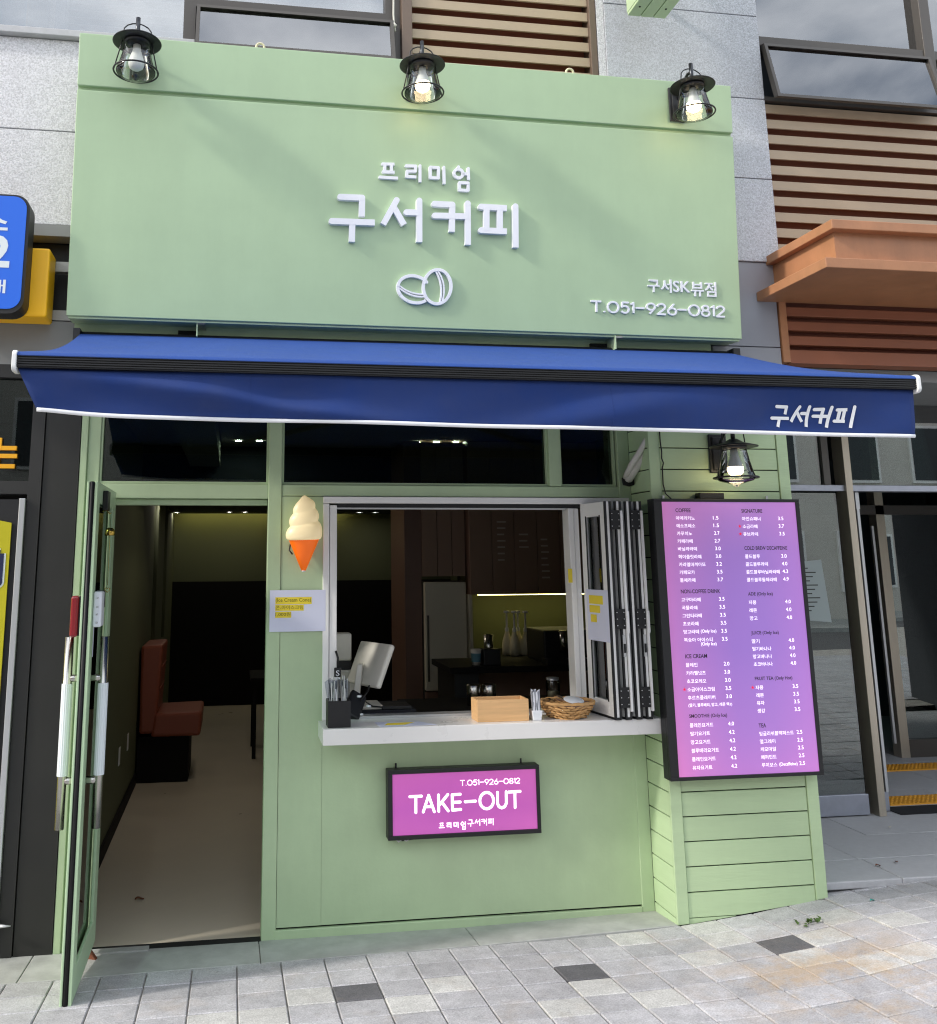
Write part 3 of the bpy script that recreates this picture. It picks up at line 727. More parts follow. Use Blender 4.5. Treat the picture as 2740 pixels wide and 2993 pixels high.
# ---- sign board
LEAN, YAW = .0676, .00915
sg = thing('shop_sign', 'large sage green sign board with raised white lettering and coffee beans', 'sign', (-.3503, -.2, 3.0665), rot=(LEAN, 0, YAW))
SW, SH = 3.744, 1.532
SL = lambda s, t, d: (s, -d, t)
MB().box(0, SW, 0, .16, 0, 1.215).build('lower_board', 'sign_green', sg, local=True, bevel=.004)
MB().box(0, SW, 0, .16, 1.240, SH).build('upper_board', 'sign_green', sg, local=True, bevel=.004)
MB().box(.002, SW - .002, .022, .15, 1.2151, 1.2399).build('groove', 'sign_green', sg, local=True)
MB().box(.01, SW - .01, .012, .155, -.012, -.0005).build('drip_edge', 'green', sg, local=True)
GL = {'gu': [[(1.403, .701), (1.523, .703), (1.522, .598)], [(1.358, .563), (1.593, .567)], [(1.47, .56), (1.469, .454)]],
      'seo': [[(1.714, .701), (1.64, .56)], [(1.7, .658), (1.756, .564)], [(1.769, .635), (1.841, .637)], [(1.841, .705), (1.841, .471)]],
      'keo': [[(1.926, .692), (2.028, .693), (2.024, .538)], [(1.928, .625), (2.116, .631)], [(2.115, .705), (2.115, .469)]],
      'pi': [[(2.191, .691), (2.34, .691)], [(2.191, .556), (2.338, .557)], [(2.223, .69), (2.221, .556)], [(2.3, .689), (2.298, .558)], [(2.39, .704), (2.388, .467)]],
      'peu': [[(1.637, .905), (1.703, .908)], [(1.649, .906), (1.649, .861)], [(1.686, .906), (1.686, .862)], [(1.64, .861), (1.704, .862)], [(1.622, .829), (1.723, .829)]],
      'ri': [[(1.769, .903), (1.823, .905), (1.821, .875), (1.774, .873), (1.772, .842), (1.826, .842)], [(1.847, .908), (1.847, .814)]],
      'mi': [[(1.905, .904), (1.952, .904), (1.951, .844), (1.905, .844), (1.905, .904)], [(1.982, .908), (1.984, .812)]],
      'eom': [[(2.066 + .026 * math.cos(R(a)), .878 + .025 * math.sin(R(a))) for a in range(90, 451, 24)], [(2.093, .878), (2.122, .878)], [(2.122, .91), (2.124, .845)], [(2.071, .825), (2.121, .826), (2.121, .783), (2.071, .783), (2.071, .825)], [(2.066, .916), (2.066, .904)]]}
for k, w_, d_ in (('gu', .033, .028), ('seo', .033, .028), ('keo', .033, .028), ('pi', .033, .028), ('peu', .0165, .018), ('ri', .0165, .018), ('mi', .0165, .018), ('eom', .0165, .018)):
    strokes(MB(), GL[k], w_, d_, SL).build('letter', 'white_letter', sg, local=True)
def ell(cx_, cy_, a, b_, rot, a0=0, a1=360, n=40):
    o = []
    for k in range(n + 1):
        th = R(a0 + (a1 - a0) * k / n); x = a * math.cos(th); y = b_ * math.sin(th)
        o.append((cx_ + x * math.cos(R(rot)) - y * math.sin(R(rot)), cy_ + x * math.sin(R(rot)) + y * math.cos(R(rot))))
    return o
def quadb(p0, p1, p2, n=10):
    return [((1 - t) ** 2 * p0[0] + 2 * t * (1 - t) * p1[0] + t * t * p2[0], (1 - t) ** 2 * p0[1] + 2 * t * (1 - t) * p1[1] + t * t * p2[1]) for t in [k / n for k in range(n + 1)]]
bn = MB()
strokes(bn, [ell(1.943, .228, .077, .096, -9)], .017, .018, SL, seg=4)
strokes(bn, [quadb((1.932, .318), (1.985, .235), (1.956, .138)), quadb((1.946, .318), (2.003, .235), (1.967, .138))], .0085, .017, SL, seg=4)
bn.build('bean_emblem', 'white_letter', sg, local=True)
bn = MB()
strokes(bn, [ell(1.815, .208, .092, .074, -14, 52, 325)], .017, .018, SL, seg=4)
strokes(bn, [quadb((1.737, .222), (1.79, .178), (1.874, .183)), quadb((1.737, .208), (1.80, .160), (1.878, .171))], .0085, .017, SL, seg=4)
bn.build('bean_emblem', 'white_letter', sg, local=True)
def pen(chars, width, h, x0, z0):
    DG = {'0': ([ell(.36, .5, .36, .5, 0, n=24)], .72), '1': ([[(0, .86), (.15, 1), (.15, 0)]], .17), '2': ([ell(.27, .71, .26, .29, 0, 165, -38, 12) + [(.0, 0), (.56, 0)]], .56),
          '5': ([[(.50, 1), (.12, 1), (.07, .56)] + ell(.26, .33, .27, .33, 0, 128, -150, 14)], .54), '6': ([[(.40, 1), (.06, .47)], ell(.28, .31, .28, .31, 0, n=20)], .56),
          '8': ([ell(.27, .76, .21, .24, 0, n=18), ell(.27, .27, .27, .27, 0, n=20)], .54), '9': ([ell(.28, .69, .28, .31, 0, n=20), [(.53, .56), (.18, 0)]], .56),
          'T': ([[(0, 1), (.66, 1)], [(.33, 1), (.33, 0)]], .66), '.': ([[(.04, .04), (.06, .04)]], .1), '-': ([[(0, .52), (.56, .52)]], .56)}
    tot = sum(DG[c][1] for c in chars) + .17 * (len(chars) - 1); k = width / tot; x = 0; out = []
    for c in chars:
        out.append([[(x0 + (x + p[0]) * k, z0 + p[1] * h) for p in pl_] for pl_ in DG[c][0]]); x += DG[c][1] + .17
    return out
sgfn = lambda x, y, z: (x, y, z)
text('구서', 3.172, 0, .252, 'white_letter', sg, width=.145, h=.078, extrude=.010, bold=.012, fn=sgfn, name='branch_lettering')
text('SK', 3.327, 0, .258, 'white_letter', sg, width=.103, h=.066, extrude=.010, bold=.008, fn=sgfn, name='branch_lettering')
text('뷰점', 3.437, 0, .238, 'white_letter', sg, width=.155, h=.088, extrude=.010, bold=.012, fn=sgfn, name='branch_lettering')
for g in pen('T.051-926-0812', .806, .060, 2.832, .125): strokes(MB(), g, .0105, .010, SL, seg=4).build('digit', 'white_letter', sg, local=True)
for x, z in ((.957, 1.532), (2.756, 1.532)):
    MB().tube([(x + .022 * math.cos(2 * math.pi * k / 16), .05, z + .026 + .022 * math.sin(2 * math.pi * k / 16)) for k in range(16)], .0068, 8, closed=True).build('eye_bolt', 'ivory', sg, local=True)
# brackets under the sign
for x in (.305, 2.62):
    bk = thing('sign_bracket', ('left' if x < 1 else 'right') + ' green painted steel angle bracket under the sign', 'bracket', (x, -.1, 2.98), 'sign brackets')
    bx('upright', 'green', bk, x, x + .006, -.17, -.038, 2.985, 3.062); bx('foot', 'galv', bk, x + .006, x + .045, -.17, -.038, 3.05, 3.058)
    bx('dark_hole', 'gap', bk, x - .10, x - .004, -.06, -.036, 2.96, 3.04)  # black box standing in for the dark hole beside each bracket

# ---- wall lamps
def lamp(label, x, yw, zr, lit, yaxis):
    t = thing('wall_lamp', label, 'lamp', (x, yw, zr), 'black barn lamps')
    ay = yaxis - yw
    def b(): return MB()
    MB().box(-.052, .052, -.014, .0, .040, .252).build('back_plate', 'black_metal', t, local=True, bevel=.004)
    MB().box(-.036, .036, -.022, -.014, .056, .236).build('plate_boss', 'black_metal', t, local=True, bevel=.004)
    MB().tube([(0, -.014, .17), (0, -.04, .20), (0, ay * .5, .245), (0, ay * .8, .262), (0, ay, .255)], .0085, 10).build('arm', 'black_metal', t, local=True)
    MB().tube([(0, ay, .185), (0, ay, .305)], .0115, 12).build('stem', 'lamp_steel' if zr > 3 else 'black_metal', t, local=True)
    MB().lathe([(.0, .205), (.02, .205), (.034, .197), (.05, .186), (.09, .175), (.122, .166), (.124, .162), (.118, .161), (.06, .168), (.04, .172), (0.0, .175)], (0, ay, 0), 40).build('shade', 'black_metal', t, local=True)
    MB().lathe([(.0, .172), (.066, .170), (.064, .156), (.030, .150), (.0, .150)], (0, ay, 0)).build('socket_ring', 'black_metal', t, local=True)
    MB().lathe([(.060, .150), (.064, .146), (.066, .135), (.076, .085), (.090, .030), (.099, .004), (.098, -.006), (.086, -.016), (.050, -.026), (.020, -.036), (.006, -.048), (.0, -.050)], (0, ay, 0), 36).build('glass_shade', 'lamp_glass', t, local=True)
    cg = MB()
    for a in (8, 188):
        ca, sa = math.cos(R(a)), math.sin(R(a))
        cg.tube([(.052 * ca, ay + .052 * sa, .255), (.068 * ca, ay + .068 * sa, .235), (.072 * ca, ay + .072 * sa, .20), (.074 * ca, ay + .074 * sa, .165), (.11 * ca, ay + .11 * sa, .0)], .0034, 6)
    for a in (8,):
        ca, sa = math.cos(R(a)), math.sin(R(a))
        cg.tube([(.052 * ca, ay + .052 * sa, .255), (.026 * ca, ay + .026 * sa, .268), (0, ay, .272), (-.026 * ca, ay - .026 * sa, .268), (-.052 * ca, ay - .052 * sa, .255)], .0034, 6)
    cg.build('cage', 'black_metal', t, local=True)
    MB().tube([(.112 * math.cos(2 * math.pi * k / 40), ay + .112 * math.sin(2 * math.pi * k / 40), 0) for k in range(40)], .0047, 8, closed=True).build('ring', 'black_metal', t, local=True)
    MB().lathe([(.0, .150), (.019, .148), (.021, .118), (.036, .072), (.040, .056)], (0, ay, 0), 20).build('bulb_base', 'bulb_white', t, local=True)
    MB().lathe([(.040, .056), (.041, .042), (.036, .024), (.022, .012), (0, .008)], (0, ay, 0), 20).build('bulb', 'bulb_lit' if lit else 'bulb_white', t, local=True)
    return t
lamp('black barn lamp with unlit bulb at the left of the sign top', -.030, -.292, 4.305, False, -.46)
lamp('black barn lamp with lit bulb above the middle of the sign', 1.477, -.284, 4.300, True, -.46)
lamp('black barn lamp with lit bulb at the right of the sign top', 3.041, -.268, 4.296, True, -.46)
lamp('black barn lamp with lit bulb on the pillar above the menu board', 3.135, -.256, 2.243, True, -.43)

# ---- awning
aw = thing('awning', 'blue retractable awning with white hem over the serving hatch', 'awning', (1.6, -.7, 2.4))
AY, AZ, BY, BZ = -1.385, 2.612, -.11, 2.995
def fab(u, v, dz=0):
    xa = -.287 + (-.305 + .287) * v; xb = 3.35 + (3.462 - 3.35) * v
    sag = .016 * math.sin(math.pi * v) * (1 + .9 * (abs(u - .5) * 2) ** 3) + .004 * math.sin(u * 23) * v * (1 - v) * 4
    x = xa + (xb - xa) * u
    x += (-.03 if u > .5 else .02) * math.sin(math.pi * v) * (abs(u - .5) * 2) ** 6
    vm = min(v / .94, 1.0); sg_ = sag if v < .94 else 0
    if v <= .94: return (x, BY + (AY + .022 - BY) * vm, BZ + (AZ - BZ) * vm - sag * (1 - vm ** 6) + dz)
    q = (v - .94) / .06
    return (x, AY + .022 - .042 * math.sin(q * 1.5708), AZ - .020 * (1 - math.cos(q * 1.5708)) + dz)
f_ = MB().grid(lambda u, v: fab(u, v), 60, 50); f_.grid(lambda u, v: fab(1 - u, v, -.002), 60, 50)
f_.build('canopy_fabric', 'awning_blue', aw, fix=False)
MB().tube([(-.285, BY + .01, BZ - .02), (3.345, BY + .01, BZ - .02)], .032, 16).build('roller', 'black_metal', aw)
bx('roller_bracket', 'black_metal', aw, 3.345, 3.385, -.15, -.04, 2.93, 3.015); bx('roller_bracket', 'black_metal', aw, -.32, -.287, -.15, -.04, 2.93, 3.015)
fb = MB()
fb.box(-.298, 3.455, AY - .012, AY + .05, 2.546, 2.594)
for k in range(5): fb.box(-.298, 3.455, AY - .018, AY - .0125, 2.551 + k * .0092, 2.5555 + k * .0092)
fb.build('front_bar', 'black_metal', aw)
for x0, x1 in ((-.316, -.299), (3.456, 3.473)):
    rounded_slab(MB(), AY - .026, AY + .062, 2.530, 2.612, x0, x1, .02)
    c_ = MB(); rounded_slab(c_, AY - .026, AY + .062, 2.530, 2.612, x0, x1, .02); c_.v = [(v[1], v[0], v[2]) for v in c_.v]
    c_.build('end_cap', 'cap_white', aw, bevel=.003)
def valp(x, t):
    """x along bar, t 0 top .. 1 hem -> point"""
    u = (x + .298) / (3.455 + .298)
    hl = .168 + .034 * u + .002 * math.sin(u * 5) - .016 * math.exp(-(u / .06) ** 2)
    fold = .085 * math.exp(-((u - .06 - .28 * t) / .075) ** 2) * t - .05 * math.exp(-((u - .30 + .06 * t) / .06) ** 2) * t
    fold += .012 * math.sin(u * 17 + 1.2 + t * 1.5) * t + .007 * math.sin(u * 41 + t * 3) * t + .025 * math.exp(-((u - .985) / .03) ** 2) * t - .05 * math.exp(-((u - .84 - .05 * t) / .05) ** 2) * t + .05 * math.exp(-((u - .72 + .12 * t) / .07) ** 2) * t
    fold *= 1.35 * (1 - .80 * t * t)
    return (x + .072 * t * math.exp(-(u / .05)), AY + .008 - fold + .03 * t, 2.546 - hl * t)
vg = MB()
vg.grid(lambda u, v: valp(-.298 + 3.753 * u, v), 150, 12)
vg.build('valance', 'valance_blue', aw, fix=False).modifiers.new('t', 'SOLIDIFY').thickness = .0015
hm = MB(); hm.tube([valp(-.298 + 3.753 * k / 120, 1.0) for k in range(121)], .0085, 8)
hm.build('hem', 'hem_white', aw)
def seam(x):
    p = [valp(x, .02 + .97 * k / 10) for k in range(11)]
    MB().tube([(q[0], q[1] - .0012, q[2]) for q in p], .0014, 5).build('seam', 'valance_blue', aw)
for x in (.575, 2.06): seam(x)
AT = {'gu': [[(2.79, 2.465), (2.841, 2.465), (2.835, 2.434)], [(2.766, 2.415), (2.853, 2.417)], [(2.805, 2.414), (2.793, 2.378)]], 'seo': [[(2.905, 2.467), (2.863, 2.403)], [(2.896, 2.443), (2.916, 2.404)], [(2.917, 2.44), (2.937, 2.44)], [(2.95, 2.468), (2.933, 2.382)]], 'keo': [[(2.973, 2.457), (3.012, 2.458), (3.0, 2.397)], [(2.97, 2.429), (3.035, 2.428)], [(3.048, 2.466), (3.027, 2.38)]], 'pi': [[(3.073, 2.455), (3.116, 2.456)], [(3.063, 2.408), (3.108, 2.407)], [(3.084, 2.455), (3.076, 2.408)], [(3.105, 2.455), (3.098, 2.407)], [(3.148, 2.468), (3.134, 2.379)]]}
def onval(s, t, d):
    tt = (2.546 - t) / (2.546 - valp(s, 1.0)[2]); p = valp(s, tt); return (s, p[1] - .003 - d, t)
for k in AT: strokes(MB(), [[(p[0] + .028, p[1]) for p in q] for q in AT[k]], .0135, .0014, onval, step=.01).build('letter', 'hem_white', aw)
# folding arms below
for xa, xe in ((.35, 1.35), (2.85, 1.85)):
    MB().tube([(xa, -.12, 2.92), (xe, -.72, 2.74)], .018, 8).build('arm', 'black_metal', aw); MB().tube([(xe, -.72, 2.74), (xa + (.05 if xa < 1 else -.05), AY + .05, 2.585)], .018, 8).build('arm', 'black_metal', aw)

# ---- door leaf, standing open
dr = thing('glass_door', 'green framed glass door standing open beside the doorway', 'door', (-.1, -.34, .06))
DX0, DX1, DY0, DY1, DZ0, DZ1 = -.127, -.080, -.690, -.02, .066, 2.178
for (a, b_) in ((DX0, -.1165), (-.0935, DX1)):
    s = MB(); s.box(a, b_, DY0, DY0 + .085, DZ0, DZ1); s.box(a, b_, DY1 - .11, DY1, DZ0, DZ1); s.box(a, b_, DY0 + .085, DY1 - .11, DZ0, DZ0 + .12); s.box(a, b_, DY0 + .085, DY1 - .11, DZ1 - .09, DZ1)
    s.build('frame', 'green_door', dr, bevel=.0025)
s = MB(); s.box(-.1163, -.0937, DY0 + .008, DY0 + .06, DZ0 + .002, DZ1 - .002); s.build('edge_seal', 'gasket', dr)
MB().tube([(-.105, DY0 + .003, DZ0), (-.105, DY0 + .003, DZ1)], .008, 8).build('brush_seal', 'gasket', dr)
bx('pane', 'window_glass', dr, -.1075, -.1025, DY0 + .06, DY1 - .1, DZ0 + .1, DZ1 - .08)
for sgn, nm in ((-1, 'out'), (1, 'in')):
    hx = -.1035 + sgn * .076; hy = -.600
    hd = MB().tube([(hx, hy, .712), (hx, hy, 1.502)], .0190, 16).build('pull_handle', 'stainless', dr)
    g_ = MB()
    pts = [(hx + (.0212 + (.0012 if k % 2 else 0)) * math.cos(2 * math.pi * k / 32), hy + (.0212 + (.0012 if k % 2 else 0)) * math.sin(2 * math.pi * k / 32)) for k in range(32)]
    g_.add([(p[0], p[1], .926) for p in pts] + [(p[0], p[1], 1.305) for p in pts], [(i, (i + 1) % 32, 32 + (i + 1) % 32, 32 + i) for i in range(32)] + [tuple(range(32)), tuple(range(63, 31, -1))])
    g_.build('sleeve', 'sleeve', hd)
    for z in (.905, 1.327): MB().tube([(hx, hy, z), (-.1035 + sgn * .022, hy, z)], .0155, 12).build('standoff', 'stainless', hd)
lk = bx('lock_outside', 'red_lock', dr, -.172, -.138, -.675, -.585, 1.505, 1.680, bevel=.010); bx('lock_base', 'black_plastic', lk, -.139, -.1275, -.665, -.58, 1.51, 1.678, bevel=.003)
lk2 = bx('lock_inside', 'lock_white', dr, -.0795, -.042, -.66, -.565, 1.545, 1.698, bevel=.008); bx('lock_cover', 'black_plastic', lk2, -.078, -.041, -.585, -.562, 1.625, 1.70, bevel=.003)
for z in (1.565, 1.60, 1.632, 1.67): MB().lathe([(0, -.004), (.0045, -.003), (.0045, .003), (0, .004)], (-.06, -.661, z), 8).build('screw', 'alu', lk2)
pp = MB().hexa([(-.1022, -.52, 1.40), (-.1022, -.43, 1.40), (-.1010, -.43, 1.40), (-.1010, -.52, 1.40)], [(-.1022, -.52, 1.55), (-.1022, -.43, 1.55), (-.1010, -.43, 1.55), (-.1010, -.52, 1.55)])
dn_ = thing('door_notice', 'white paper notice with yellow marking on the open glass door', 'notice', (-.1, -.47, 1.4)); pp.build('sheet', 'paper', dn_)
bx('highlighted_line', 'highlight', dn_, -.1009, -.1004, -.52, -.46, 1.50, 1.53); bx('highlighted_line', 'highlight', dn_, -.1009, -.1004, -.52, -.48, 1.455, 1.49)
MB().box(-.079, -.055, -.52, -.44, 2.06, 2.15).build('latch_case', 'black_metal', dr, bevel=.004)

# door chime
ch = thing('door_chime', 'brass bell chime with heart pendant hanging on the door', 'chime', (-.045, -.5, 2.0))
MB().tube([(-.079, -.5, 2.055), (-.06, -.5, 2.06), (-.048, -.5, 2.045), (-.04, -.5, 2.05)], .0025, 6).build('hook', 'brass', ch)
MB().tube([(-.042, -.5, 2.05), (-.042, -.5, 1.72)], .0012, 5).build('string', 'brass', ch)
MB().lathe([(0, .036), (.008, .0355), (.017, .030), (.0215, .020), (.0225, 0), (.0205, 0), (.019, .018), (0, .03)], (-.042, -.5, 1.945), 20).build('bell', 'brass', ch)
MB().tube([(-.042 + .011 * (math.sin(t) ** 3), -.5, 1.70 + .010 * (13 * math.cos(t) - 5 * math.cos(2 * t) - 2 * math.cos(3 * t) - math.cos(4 * t)) / 13) for t in [2 * math.pi * k / 24 for k in range(24)]], .0015, 5, closed=True).build('heart', 'brass', ch)
dw = MB().hexa([(-.105, -.10, H(-.1, -.1)), (-.06, -.13, H(-.06, -.13)), (-.055, -.10, H(-.06, -.1)), (-.10, -.07, H(-.1, -.07))], [(-.10, -.10, .055), (-.085, -.11, .056), (-.083, -.10, .056), (-.098, -.085, .055)])
tag(dw.build('door_wedge', 'leaf_brown'), 'small brown door wedge under the open glass door', 'door wedge')

# ---- cone lamp
cone = thing('ice_cream_lamp', 'glowing soft-serve ice cream cone wall lamp with orange cone', 'lamp', (.888, -.06, 1.77))
def swirl():
    b = MB(); n = 40; prof = []
    ctrl = [(1.930, .080), (1.938, .091), (1.955, .0965), (1.980, .0965), (2.003, .088), (2.014, .076), (2.018, .0725), (2.024, .0755), (2.040, .0795), (2.060, .0765), (2.076, .066), (2.082, .059), (2.087, .0585), (2.100, .0600), (2.118, .055), (2.132, .043), (2.146, .026), (2.158, .014), (2.165, .005)]
    for z, r in ctrl:
        for k in range(n):
            th = 2 * math.pi * k / n
            zz = z + .016 * math.cos(th - .35) * min(1, max(0, (2.165 - z) / .05)) * min(1, max(.15, (z - 1.95) / .03))
            b.v.append((.888 + r * math.cos(th), -.06 + .55 * r * math.sin(th), zz))
    m_ = len(ctrl)
    b.f = [(i * n + k, i * n + (k + 1) % n, (i + 1) * n + (k + 1) % n, (i + 1) * n + k) for i in range(m_ - 1) for k in range(n)]
    b.f.append(tuple(range(n - 1, -1, -1))); b.f.append(tuple((m_ - 1) * n + k for k in range(n)))
    b.sm = [True] * len(b.f); return b
o = swirl().build('cream', 'cream_lamp', cone); o.modifiers.new('s', 'SUBSURF').render_levels = 1
b = MB(); n = 32
for z, r in ((1.776, .012), (1.86, .048), (1.93, .078), (1.946, .084)):
    for k in range(n):
        th = 2 * math.pi * k / n; b.v.append((.888 + r * math.cos(th), -.055 + .55 * r * math.sin(th), z))
b.f = [(i * n + k, i * n + (k + 1) % n, (i + 1) * n + (k + 1) % n, (i + 1) * n + k) for i in range(3) for k in range(n)] + [tuple(range(n - 1, -1, -1)), tuple(3 * n + k for k in range(n))]; b.sm = [True] * len(b.f)
b.build('cone', 'orange_cone', cone)
MB().lathe([(0, 0), (.010, 0), (.010, .006), (0, .006)], (.888, -.055, 1.770), 10).build('tip', 'cap_white', cone)
MB().tube([(.82, -.01, 1.91), (.815, -.025, 1.88), (.83, -.04, 1.86)], .004, 6).build('cord', 'wire_black', cone)
bx('mount', 'cap_white', cone, .85, .925, -.02, .001, 1.90, 2.05)

# ---- price notice on the wall
pn = thing('price_notice', 'white paper price notice with yellow highlighted lines below the cone lamp', 'notice', (.86, -.003, 1.46))
bx('sheet', 'paper', pn, .717, 1.008, -.0105, -.009, 1.466, 1.676)
for k, (x1, z0, z1, tx) in enumerate(((.935, 1.604, 1.640, '(Ice Cream Cone)'), (.894, 1.571, 1.601, '콘-아이스크림'), (.829, 1.536, 1.567, '1,000원'))):
    hl = bx('highlighted_line', 'highlight', pn, .746, x1, -.0112, -.0107, z0, z1)
    text(tx, .748, -.0117, z0 + .007, 'ink_olive', hl, width=x1 - .752, h=(z1 - z0) * .68)

# ---- serving hatch frame, counter
hf = thing('serving_hatch', 'white aluminium frame of the open serving hatch', 'window frame', (1.8, 0, 1.02))
bx('left_jamb', 'white_frame', hf, .993, 1.026, -.010, .11, 1.021, 2.126, **J); bx('left_jamb', 'white_frame', hf, 1.029, 1.068, -.004, .11, 1.021, 2.118, **J)
bx('head', 'white_frame', hf, .993, 2.72, -.014, .11, 2.128, 2.163, **J)
bx('track', 'gasket', hf, 1.068, 2.70, .01, .10, 2.108, 2.127); bx('track_rail', 'alu', hf, 1.07, 2.42, .03, .04, 2.098, 2.107)
bx('right_jamb', 'white_frame', hf, 2.362, 2.392, -.0, .10, 1.021, 2.105, **J); bx('right_jamb', 'white_frame', hf, 2.395, 2.425, .01, .10, 1.021, 2.105, **J)
bx('sill_rail', 'alu', hf, 1.03, 2.70, .02, .10, 1.0205, 1.032)
cs = bx('serving_counter', 'counter_white', None, .974, 2.733, -.250, .135, .944, 1.020, bevel=.003)
tag(cs, 'white solid serving counter slab below the hatch', 'counter')
# ---- folding leaves
fw_ = thing('folding_window', 'stack of folded white bifold window leaves at the right of the hatch', 'window', (2.56, -.12, 1.02))
def leaf(k):
    x = 2.452 + k * .0565; xn = 2.482 + k * .0565       # far edge, near edge
    y0, y1 = -.262, .012; z0, z1 = 1.032, 2.128
    def sh(y): return x + (xn - x) * (y1 - y) / (y1 - y0)
    def slab(b, d0, d1, ya, yb, za, zb):
        b.hexa([(sh(ya) + d0, ya, za), (sh(ya) + d1, ya, za), (sh(yb) + d1, yb, za), (sh(yb) + d0, yb, za)], [(sh(ya) + d0, ya, zb), (sh(ya) + d1, ya, zb), (sh(yb) + d1, yb, zb), (sh(yb) + d0, yb, zb)])
    def ring(d0, d1, wv, wh, name, m, par):
        b = MB(); slab(b, d0, d1, y0, y0 + wv, z0, z1); slab(b, d0, d1, y1 - wv, y1, z0, z1); slab(b, d0, d1, y0 + wv, y1 - wv, z0, z0 + wh); slab(b, d0, d1, y0 + wv, y1 - wv, z1 - wh, z1)
        return b.build(name, m, par, bevel=.002)
    lf = ring(-.016, .018, .055, .075, 'leaf', 'white_frame', fw_)
    b = MB(); slab(b, -.002, .004, y0 + .05, y1 - .05, z0 + .07, z1 - .07); b.build('pane', 'fold_glass', lf)
    if True:
        b = MB(); slab(b, -.0165, -.0075, y0 - .004, y0 + .010, z0, z1); slab(b, .0075, .0195, y0 - .004, y0 + .010, z0, z1); b.build('edge_gasket', 'gasket', lf)
        b = MB(); slab(b, -.017, -.0155, y0 + .054, y0 + .066, z0 + .07, z1 - .07); slab(b, -.017, -.0155, y1 - .066, y1 - .054, z0 + .07, z1 - .07); b.build('glass_gasket', 'gasket', lf)
        b = MB(); slab(b, -.014, .016, y0 - .003, y1, z0 - .012, z0 - .001); b.build('foot_seal', 'gasket', lf)
    if k in (1, 3):
        b = MB(); slab(b, .0075, .0185, y0 - .016, y0 - .005, z0 + .03, z1 - .05); slab(b, .006, .020, y0 - .022, y0 - .016, 1.45, 1.56)
        b.build('espagnolette_rod', 'cap_white', lf)
        for zc in (2.03, 1.52, 1.13):
            b = MB(); slab(b, -.045, .006, y0 - .010, y0 - .0045, zc - .05, zc + .05); hg = b.build('hinge', 'gasket', lf)
            for dz in (-.033, 0, .033):
                for dx in (-.038, 0):
                    MB().lathe([(0, .003), (.0035, .002), (.0035, -.002), (0, -.003)], (sh(y0) + dx, y0 - .0115, zc + dz), 6).build('screw', 'alu', hg)
        b = MB(); slab(b, -.012, .002, y0 - .007, y0 - .0045, 1.33, 1.44); b.build('latch_plate', 'alu', lf)
        b = MB(); slab(b, -.010, .000, y0 - .011, y0 - .0075, 1.35, 1.395); b.build('latch', 'gasket', lf)
for k in range(4): leaf(k)
# price note on the first leaf
def sh0(y): return 2.452 + .030 * (.012 - y) / .274 - .0175
ln = thing('leaf_notice', 'second white price notice stuck on the folded window leaf', 'notice', (2.46, -.12, 1.45))
b = MB().hexa([(sh0(-.255) - .001, -.255, 1.40), (sh0(-.255), -.255, 1.40), (sh0(-.02), -.02, 1.40), (sh0(-.02) - .001, -.02, 1.40)], [(sh0(-.255) - .001, -.255, 1.665), (sh0(-.255), -.255, 1.665), (sh0(-.02), -.02, 1.665), (sh0(-.02) - .001, -.02, 1.665)]); b.build('sheet', 'paper', ln)
for (ya, yb, z0, z1) in ((-.20, -.05, 1.59, 1.635), (-.165, -.05, 1.545, 1.583), (-.125, -.06, 1.495, 1.535)):
    MB().hexa([(sh0(ya) - .002, ya, z0), (sh0(ya) - .0012, ya, z0), (sh0(yb) - .0012, yb, z0), (sh0(yb) - .002, yb, z0)], [(sh0(ya) - .002, ya, z1), (sh0(ya) - .0012, ya, z1), (sh0(yb) - .0012, yb, z1), (sh0(yb) - .002, yb, z1)]).build('highlighted_line', 'highlight', ln)
st = bx('sticky_note', 'highlight', None, 2.345, 2.368, -.004, -.0015, 1.70, 1.775); tag(st, 'pale yellow sticky note on the right hatch jamb', 'note')

# ---- things on the counter
CZ = 1.0205
sb = thing('straw_holder', 'black box of wrapped straws at the left end of the counter', 'straw holder', (1.06, -.165, CZ))
s = MB(); s.box(1.002, 1.114, -.222, -.216, CZ, 1.146); s.box(1.002, 1.114, -.122, -.116, CZ, 1.146); s.box(1.002, 1.008, -.216, -.122, CZ, 1.146); s.box(1.108, 1.114, -.216, -.122, CZ, 1.146); s.box(1.003, 1.113, -.22, -.118, CZ, CZ + .004)
s.build('case', 'black_plastic', sb)
for k in range(34):
    x = random.uniform(1.016, 1.10); y = random.uniform(-.205, -.13); dx = random.uniform(-.012, .012); dy = random.uniform(-.01, .01); zt = random.uniform(1.19, 1.265)
    MB().tube([(x, y, 1.03), (x + dx, y + dy, zt)], .0032, 6).build('straw', ('straw', 'plastic_bag', 'straw')[k % 3], sb)
bg_ = MB()
for k in range(7):
    x = 1.0 + .016 * k; a = random.uniform(-.02, .02)
    bg_.hexa([(x, -.19 + a, 1.15), (x + .018, -.20 + a, 1.15), (x + .018, -.195 + a, 1.15), (x, -.185 + a, 1.15)], [(x - .012, -.19 - a, 1.235 + a), (x + .016, -.20, 1.25 - a), (x + .016, -.192, 1.25 - a), (x - .012, -.184 - a, 1.235 + a)])
glass('film', (226, 228, 232), 1.35, .15); bg_.build('wrapper', 'film', sb)
wb = thing('wooden_box', 'open pale wooden box standing on the counter', 'box', (1.9, -.14, CZ))
for a in ((1.762, 2.032, -.197, -.187), (1.762, 2.032, -.083, -.073), (1.762, 1.772, -.187, -.083), (2.022, 2.032, -.187, -.083)): bx('side', 'box_wood', wb, *a, CZ, 1.127, bevel=.0015)
